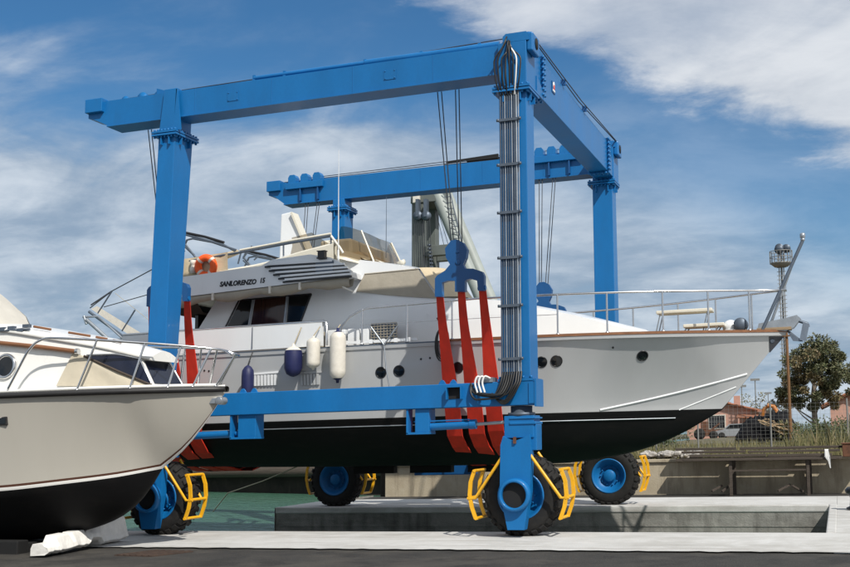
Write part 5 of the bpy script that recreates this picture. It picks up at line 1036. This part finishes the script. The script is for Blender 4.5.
def leafball(b, c, r, n, l, seed, flat=1.):
    q = random.Random(seed)
    for i in range(n):
        d = Vector((q.gauss(0, 1), q.gauss(0, 1), q.gauss(0, 1))).normalized(); rr = r*q.random()**.45
        o = Vector(c)+Vector((d.x*rr, d.y*rr, d.z*rr*flat)); random.seed(seed*1000+i); b.leaf(o, d+Vector((q.gauss(0, .6), q.gauss(0, .6), q.gauss(0, .6)-.2)), l*q.uniform(.6, 1.4), l*.42)
BUSH = [((809, 433), 30, .6, 'small green bush right of the timber heap'), ((818, 430), 28, .7, 'green bush under the right side of the tree'), ((828, 430), 27, .6, 'green bush left of the right hand pink house'), ((842, 430), 28, .6, 'green bush in front of the right hand pink house'), ((852, 436), 24, .6, 'green bush at the right edge behind the fence'), ((672, 432), 36, 1.0, 'green bush under the bow between hull and pink house'), ((655, 440), 30, .7, 'low bush under the hull near the right rear wheel')]
for i, ((px, py), y, r, lb) in enumerate(BUSH):
    p = at(px, py, y); root = thing('bush', lb, 'bush', (p.x, y, .9), 'bushes behind the fence'); b = MB(); q = random.Random(i)
    for k in range(9): leafball(b, (p.x+q.gauss(0, .45)*r, y+q.gauss(0, .4)*r, max(1.1, p.z-.1+q.gauss(0, .4)*r)), r*q.uniform(.35, .6), 130, .12, i*20+k)
    part(b, 'foliage', 'bush', root); b = MB(); b.tube([(p.x, y, .8), (p.x+.05, y, p.z)], .04, 6); part(b, 'stem', 'bark', root)
# black tarpaulin heap with timber spilling out
heap = thing('rubbish_heap', 'black tarpaulin heap with pale timber scraps spilling out at its right', 'rubbish heap', tuple(at(765, 437, 42)))
b = MB(); rows = []; q = random.Random(8)
c0, c1 = at(733, 436, 42), at(803, 436, 42)
top = [(0, .0), (.06, .45), (.15, .85), (.3, 1.12), (.45, 1.15), (.6, 1.3), (.72, 1.32), (.84, 1.05), (.94, .5), (1, 0)]
for i in range(31):
    t = i/30; h_ = curve(top, t); x = c0.x+(c1.x-c0.x)*t
    h_ *= 1.32; rows.append([(x+q.uniform(-.04, .04), 42+1.7*cos(pi*k/12)*-1*(.3+.7*min(1, h_)), .9+h_*(sin(pi*k/12)**.7)*(1+q.uniform(-.09, .09))) for k in range(13)])
b.grid(rows, 0, False); part(b, 'tarpaulin', 'tarp', heap)
for i in range(44):
    px = q.uniform(764, 800); py = 420+(px-764)*.35+q.uniform(-2, 7); p = at(px, py, 40.15); d = Vector((q.uniform(.3, 1), q.uniform(-.5, .1), q.uniform(-.55, .1))).normalized()*q.uniform(.25, .8)
    b = MB(); b.bar(p-d*.5, p+d*.5, q.uniform(.04, .12), .03); part(b, 'timber_scrap', 'wood2', heap)
b = MB()
for i in range(12): leafball(b, at(q.uniform(775, 798), q.uniform(425, 434), 40.3), .28, 50, .16, 900+i, .6)
part(b, 'straw', 'grass', heap)
# pink houses
def house(name, label, y, xl, xr, zr, ze, depth, win, porch):
    xm = (xl+xr)/2; zg = .8; r = thing('house', label, 'house', (xm, y, zg), 'pink houses')
    b = MB(); b.prism([(xl, zg), (xr, zg), (xr, ze), (xm, zr-.12), (xl, ze)], y, y+depth); part(b, 'wall', 'pink', r)
    sl = (zr-ze)/(xr-xm); ov = .7; b = MB()
    for s in (-1, 1):
        e = xr if s > 0 else xl
        b.hexa([(xm, y-.5, zr-.05), (e+s*ov, y-.5, ze-sl*ov-.05), (e+s*ov, y+depth+.4, ze-sl*ov-.05), (xm, y+depth+.4, zr-.05), (xm, y-.5, zr+.1), (e+s*ov, y-.5, ze-sl*ov+.1), (e+s*ov, y+depth+.4, ze-sl*ov+.1), (xm, y+depth+.4, zr+.1)])
        for k in range(14): yy = y-.5+(depth+.9)*k/13; b.tube([(xm, yy, zr+.12), (e+s*ov, yy, ze-sl*ov+.12)], .10, 6)
    rf = part(b, 'roof', 'tile', r); b = MB(); b.tube([(xm, y-.55, zr+.13), (xm, y+depth+.4, zr+.13)], .14, 8); part(b, 'ridge', 'tile', rf)
    b = MB(); cxx = xm+.9; b.box(cxx, cxx+.6, y+depth*.5, y+depth*.5+.6, zr-.4, zr+.75); part(b, 'chimney', 'pink', rf)
    for x0, x1, z0, z1 in win:
        b = MB(); b.box(x0-.1, x1+.1, y-.05, y-.01, z0-.1, z1+.1); w = part(b, 'window', 'cream', r); b = MB(); b.box(x0, x1, y-.07, y-.055, z0, z1); part(b, 'pane', 'glass', w)
        b = MB()
        for k in range(7): xx = x0+(x1-x0)*k/6; b.bar((xx, y-.12, z0-.05), (xx, y-.12, z1+.05), .03, .03, up=(0, 1, 0))
        for k in range(3): zz = z0+(z1-z0)*k/2; b.bar((x0, y-.12, zz), (x1, y-.12, zz), .03, .03)
        part(b, 'grille', 'lattice', w)
    if porch:
        b = MB(); b.hexa([(xr-1.2, y-1.4, ze-.75), (xr+1.6, y-1.4, ze-.9), (xr+1.6, y-.01, ze-.7), (xr-1.2, y-.01, ze-.5), (xr-1.2, y-1.4, ze-.63), (xr+1.6, y-1.4, ze-.78), (xr+1.6, y-.01, ze-.58), (xr-1.2, y-.01, ze-.38)]); part(b, 'porch_roof', 'tile', r)
        for x in (xr-1.1, xr+1.45): b = MB(); b.box(x, x+.15, y-1.35, y-1.2, zg, ze-.7); part(b, 'post', 'pink', r)
        b = MB(); b.box(xr-.65, xr-.05, y-.04, y-.01, zg, zg+1.6); part(b, 'door', 'brown', r)
a, c = at(719, 402.5, 95), at(757, 412.5, 95); w0, w1 = at(709, 416, 95), at(725, 428, 95)
house('house', 'pink house with orange tiled gable just right of the yacht bow', 95, 2*a.x-c.x+.6, c.x-.6, a.z, c.z+.3, 12, [(w0.x, w1.x, w1.z, w0.z)], True)
a, c = at(850, 393.5, 75), at(826, 405, 75); w0 = at(838, 402, 75)
house('house', 'pink house at the right edge beyond the tree', 75, c.x+.3, 2*a.x-c.x-.3, a.z, c.z+.12, 8, [(w0.x+.9, w0.x+1.7, 1.9, 2.7)], False)
a, c = at(739, 405, 118), at(770, 413, 118)
b = MB(); r = thing('house', 'low house with a dark brown roof behind the pink gable', 'house', (a.x, 118, .8)); b.box(a.x-6, c.x, 118, 126, .8, c.z); part(b, 'wall', 'pink', r)
b = MB(); b.prism([(a.x-7, c.z-.1), (c.x+.6, c.z-.1), (c.x+.4, c.z+.15), (a.x, a.z), (a.x-7, a.z)], 117.4, 126.6); part(b, 'roof', 'wood', r)
# parked car in front of the first house
p = at(731, 432, 88); car = thing('parked_car', 'silver car parked before the pink house', 'car', (p.x, 88, .85))
x0 = p.x-1.5; z0 = .9; b = MB(); body = [(0, .35), (.1, .7), (.9, .86), (1.4, 1.32), (2.6, 1.36), (3.3, .95), (3.9, .86), (4.0, .4), (3.9, .25), (.1, .25)]; b.prism([(x0+x, z0+z) for x, z in body], 87.2, 88.8); part(b, 'body', 'silver', car, .05)
for y in (87.19, 88.805): b = MB(); b.prism([(x0+x, z0+z) for x, z in ((1.1, .9), (1.5, 1.25), (2.5, 1.28), (3.05, .92))], y, y+.008); part(b, 'window', 'glass', car)
for x in (.75, 3.2):
    for y, s in ((87.15, 1), (88.85, -1)): b = MB(); b.lathe((x0+x, y, z0+.3), (0, s, 0), [(0, 0), (.18, .0), (.19, .02), (.3, .0), (.31, .1), (.31, .2), (0, .2)], 20); part(b, 'wheel', 'rubber', car)
# old red machine part by the fence
p = at(707, 428, 85); mc = thing('farm_machine', 'rusty dark red machine standing left of the silver car', 'machine', (p.x, 85, .9)); b = MB(); b.box(p.x-.9, p.x+.7, 84.5, 85.5, 1.2, 1.75); b.box(p.x-.5, p.x+.1, 84.6, 85.4, 1.75, 2.5); b.bar((p.x+.2, 85, 1.6), (p.x+1.1, 85, 2.3), .15, .15); part(b, 'body', 'rust', mc, .04)
for x, r_ in ((-.6, .5), (.6, .38)): b = MB(); b.lathe((p.x+x, 84.3, .9+r_), (0, 1, 0), [(0, 0), (r_*.5, 0), (r_, .03), (r_, .25), (0, .25)], 20); part(b, 'wheel', 'rubber', mc)
# orange excavator half hidden by the bushes
p = at(766, 425, 50); ex = thing('excavator', 'orange excavator behind the bushes below the tree', 'excavator', (p.x, 50, .9))
b = MB(); b.box(p.x+.2, p.x+1.4, 49.3, 50.7, 1.55, 2.2); b.box(p.x+.4, p.x+1.0, 49.4, 50.2, 2.2, 2.75); part(b, 'body', 'excavator', ex, .05)
b = MB(); b.tube([(p.x+.9, 50, 2.3), (p.x+.45, 50, 3.05), (p.x+.1, 49.9, 3.1)], .13, 8); b.tube([(p.x+.2, 50, 3.1), (p.x-.1, 50, 2.9), (p.x-.2, 50, 2.3)], .10, 8); part(b, 'boom', 'excavator', ex)
b = MB(); b.hexa([(p.x-1.05, 49.7, 1.9), (p.x-.6, 49.7, 1.9), (p.x-.6, 50.3, 1.9), (p.x-1.05, 50.3, 1.9), (p.x-1.0, 49.7, 2.35), (p.x-.7, 49.7, 2.4), (p.x-.7, 50.3, 2.4), (p.x-1.0, 50.3, 2.35)]); part(b, 'bucket', 'rust', ex)
for y in (49.1, 50.5): b = MB(); b.prism([(p.x-.3, 1.1), (p.x-.1, .92), (p.x+1.2, .92), (p.x+1.4, 1.1), (p.x+1.4, 1.3), (p.x+1.2, 1.48), (p.x-.1, 1.48), (p.x-.3, 1.3)], y, y+.4); part(b, 'track', 'rubber', ex)
b = MB(); b.box(p.x+.45, p.x+.95, 49.37, 49.39, 2.25, 2.68); part(b, 'window', 'glass', ex)
# floodlight masts and the brown pole
def mast(px, ptop, y, label, group, sc, detail):
    a = at(px, ptop, y); z0 = .8; r = thing('floodlight_mast', label, 'floodlight mast', (a.x, y, z0), group); b = MB(); w = .20*sc
    if detail:
        for dx in (-w, w): b.tube([(a.x+dx, y, z0), (a.x+dx, y, a.z-.8)], .055*sc, 6)
        for k in range(46): z = z0+(a.z-1-z0)*k/45; b.bar((a.x-w*2.0, y-.05, z), (a.x+w*2.0, y-.05, z), .05, .05)
        b.tube([(a.x, y+.3, z0), (a.x, y+.3, a.z)], .09, 8); part(b, 'mast', 'lattice', r); b = MB(); zb = a.z-1.75
        b.lathe((a.x, y, zb), (0, 0, 1), [(0, -.3), (.6, -.3), (.95, .0), (.98, .1), (0, .1)], 20)
        for zz in (.6, 1.15): b.tube([(a.x+1.0*cos(2*pi*k/20), y+1.0*sin(2*pi*k/20), zb+zz) for k in range(20)], .035, 6, closed=True)
        for k in range(20): b.tube([(a.x+1.0*cos(2*pi*k/20), y+1.0*sin(2*pi*k/20), zb), (a.x+1.0*cos(2*pi*k/20), y+1.0*sin(2*pi*k/20), zb+1.15)], .025, 5)
        part(b, 'platform', 'lattice', r)
        for dx, dz in ((-.05, .1), (.55, .0), (-.1, -.05)): b = MB(); b.lathe((a.x+dx, y-.3, a.z-.05+dz-.35), (-.25, -1, -.25), [(0, -.25), (.2, -.25), (.38, .1), (.42, .2), (0, .16)], 16); b.bar((a.x+dx, y, a.z-1.0), (a.x+dx, y-.1, a.z-.3), .06, .06); part(b, 'floodlight', 'galvdark', r)
    else:
        b.tube([(a.x, y, z0), (a.x, y, a.z)], .12*sc, 6); part(b, 'mast', 'lattice', r); b = MB(); b.box(a.x-.9*sc, a.x+.9*sc, y-.2, y+.2, a.z-.25*sc, a.z+.2*sc); part(b, 'floodlight', 'lattice', r)
mast(780.5, 245, 90, 'tall floodlight mast with a railed platform behind the bow', 'floodlight masts', 1, True)
mast(741.5, 386, 220, 'tiny distant floodlight mast nearest the yacht bow, over the pink roof', 'floodlight masts', 1, False)
mast(755, 379.5, 220, 'taller of the tiny distant floodlight masts between bow and brown pole', 'floodlight masts', 1, False)
mast(768, 393, 260, 'shortest tiny distant floodlight mast left of the brown pole', 'floodlight masts', .9, False)
a, c = at(786.3, 330, 40), at(791.2, 440, 40); b = MB(); b.tube([(c.x, 40, .7), a], .085, 10, r1=.07); r = thing('utility_pole', 'plain brown wooden pole in front of the tree', 'pole', (c.x, 40, .8)); part(b, 'pole', 'pole', r)
b = MB(); b.bar((a.x-.3, 39.9, a.z-.3), (a.x+.3, 39.9, a.z-.3), .08, .08)
for dx in (-.22, .22): b.lathe((a.x+dx, 39.9, a.z-.26), (0, 0, 1), [(0, 0), (.03, 0), (.05, .06), (.03, .1), (0, .12)], 8)
part(b, 'cross_arm', 'pole', r)
# the eucalyptus
tree = thing('eucalyptus_tree', 'tall grey green eucalyptus standing behind the fence at the right', 'tree', tuple(at(816, 440, 60)))
base = at(816, 445, 60); b = MB(); q = random.Random(31)
b.tube([base, at(815, 420, 60), at(813, 395, 60), at(815, 370, 60)], .24, 8, r1=.08)
cl = [(801, 355, .5), (810, 347, .48), (820, 343, .45), (829, 348, .45), (836, 357, .45), (843, 367, .38), (845, 375, .36), (836, 370, .42), (823, 358, .45), (806, 366, .45), (795, 362, .45), (789, 372, .4), (797, 379, .38), (787, 388, .36), (784, 398, .34), (798, 393, .36), (812, 378, .38), (828, 382, .4), (838, 384, .3), (830, 395, .32), (820, 399, .3), (805, 404, .3), (792, 404, .28), (845, 382, .25), (822, 370, .35), (813, 357, .4), (817, 389, .3)]
for px, py, r in cl[::2]: p = at(px, py, 60+q.uniform(-1, 1)); m_ = at(814, min(425, py+22), 60); b.tube([m_, m_.lerp(p, .5)+Vector((0, 0, -.1)), p], .06, 5, r1=.02)
part(b, 'trunk', 'bark', tree)
b1, b2 = MB(), MB()
for i, (px, py, r) in enumerate(cl):
    for k in range(5):
        p = at(px, py, 60+q.gauss(0, .9)); o = p+Vector((q.gauss(0, .35), 0, q.gauss(0, .28))); leafball(b2 if (px+py) % 7 == 0 or (px < 804 and k < 1) else b1, o, r*q.uniform(.6, 1.05), 180, .20, i*7+k+100, .8)
part(b1, 'crown', 'leaf', tree); part(b2, 'crown', 'leafred', tree)
# yellow scrub and low trees far off, so that the ground has an end
for i, (px, py, y, r, m_, lb) in enumerate(((759, 408, 130, 2.2, 'grass', 'yellowish shrub beyond the dark roof left of the brown pole'), (772, 411, 130, 1.6, 'grass', 'smaller yellowish shrub left of the orange excavator'))):
    p = at(px, py, y); t_ = thing('shrub', lb, 'shrub', (p.x, y, .9), 'yellow shrubs'); b = MB(); q = random.Random(50+i)
    for k in range(14): leafball(b, (p.x+q.gauss(0, .6)*r, y+q.gauss(0, .5), p.z-1.2+q.gauss(0, .5)*r), r*.3, 70, .3, 600+i*20+k)
    part(b, 'foliage', m_, t_); b = MB(); b.tube([(p.x, y, .8), (p.x, y, p.z-.6)], .1, 6); part(b, 'stem', 'bark', t_)
# grey harbour crane beyond the far beam
KY = 25.0; K = lambda px, py, y=KY: at(px, py, y)
hc = thing('harbour_crane', 'grey harbour crane tower with slanting strut and pulley blocks behind the far beam', 'crane', (K(420, 240).x, KY, .95))
a, c = K(417, 178), K(424, 300)
for dy in (0, 1.6):
    b = MB(); b.hexa([(a.x-.24, KY+dy, .9), (a.x+.38, KY+dy, .9), (a.x+.38, KY+dy+.5, .9), (a.x-.24, KY+dy+.5, .9), (a.x-.24, KY+dy, a.z), (a.x+.26, KY+dy, a.z), (a.x+.26, KY+dy+.5, a.z), (a.x-.24, KY+dy+.5, a.z)]); part(b, 'column', 'cranegrey', hc, .02)
    b = MB(); p0, p1 = K(431, 182), K(470, 275); d = (p1-p0); foot = p0+d*(p0.z-.9)/(p0.z-p1.z); b.tube([p0+Vector((0, dy+.2, 0)), foot+Vector((0, dy+.2, 0))], .27, 12); part(b, 'strut', 'cranelight', hc)
b = MB(); p0 = K(424, 251); p1 = K(460, 248); b.box(p0.x, p1.x, KY+.05, KY+.4, p0.z-.22, p0.z+.22); b.box(p0.x, p1.x, KY+1.65, KY+2.0, p0.z-.22, p0.z+.22); b.box(a.x-.1, a.x+.2, KY+.4, KY+1.7, p0.z-.15, p0.z+.15); part(b, 'crossbar', 'cranegrey', hc, .02)
b = MB(); p1 = K(452, 198); b.box(a.x-.28, K(437, 195).x, KY-.05, KY+2.1, K(420, 203).z, a.z); part(b, 'head_frame', 'cranegrey', hc, .03)
b = MB(); p = K(417.5, 199); b.box(p.x-.12, p.x+.16, KY-.3, KY-.06, p.z-.22, p.z+.25); part(b, 'lamp_box', 'cream', hc, .03)
for px in (420.5, 428.5):
    p = K(px, 217); b = MB(); b.lathe((p.x, KY-.40, p.z), (0, 1, 0), [(0, 0), (.20, 0), (.20, .05), (.15, .08), (.15, .12), (.20, .15), (.20, .2), (0, .2)], 18); b.box(p.x-.07, p.x+.07, KY-.44, KY-.16, p.z-.05, p.z+.7); bk = part(b, 'pulley_block', 'galvdark', hc)
    for k in range(5):
        b = MB(); x = p.x-.15+.075*k; b.tube([(x, KY-.3, p.z), (x+.12*(k-1), KY-.25, K(430, 262).z-6)], .014, 5); part(b, 'wire_rope', 'cable', bk)
for k in range(4): b = MB(); q0 = K(433+k*1.5, 206); q1 = K(443+k*5, 250); b.tube([q0+Vector((0, .3, 0)), q1+Vector((0, .3, 0))], .012, 5); part(b, 'wire_rope', 'cable', hc)
b = MB(); q0 = K(441, 180); q1 = K(456, 245); 
for k in range(12): t = k/11; p = q0.lerp(q1, t); b.bar(p+Vector((0, -.1, 0)), p+Vector((.3, -.1, .0)), .03, .03)
b.tube([q0+Vector((.3, -.1, 0)), q1+Vector((.3, -.1, 0))], .025, 6); part(b, 'ladder', 'galvdark', hc)
b = MB(); q0 = K(431, 246); q1 = K(433.5, 275)
for k in range(9): p = q0.lerp(q1, k/8); b.lathe(p+Vector((0, -.2, 0)), (0, 0, 1), [(0, -.07), (.09, -.03), (.09, .03), (0, .07)], 10)
part(b, 'chain', 'galvdark', hc)
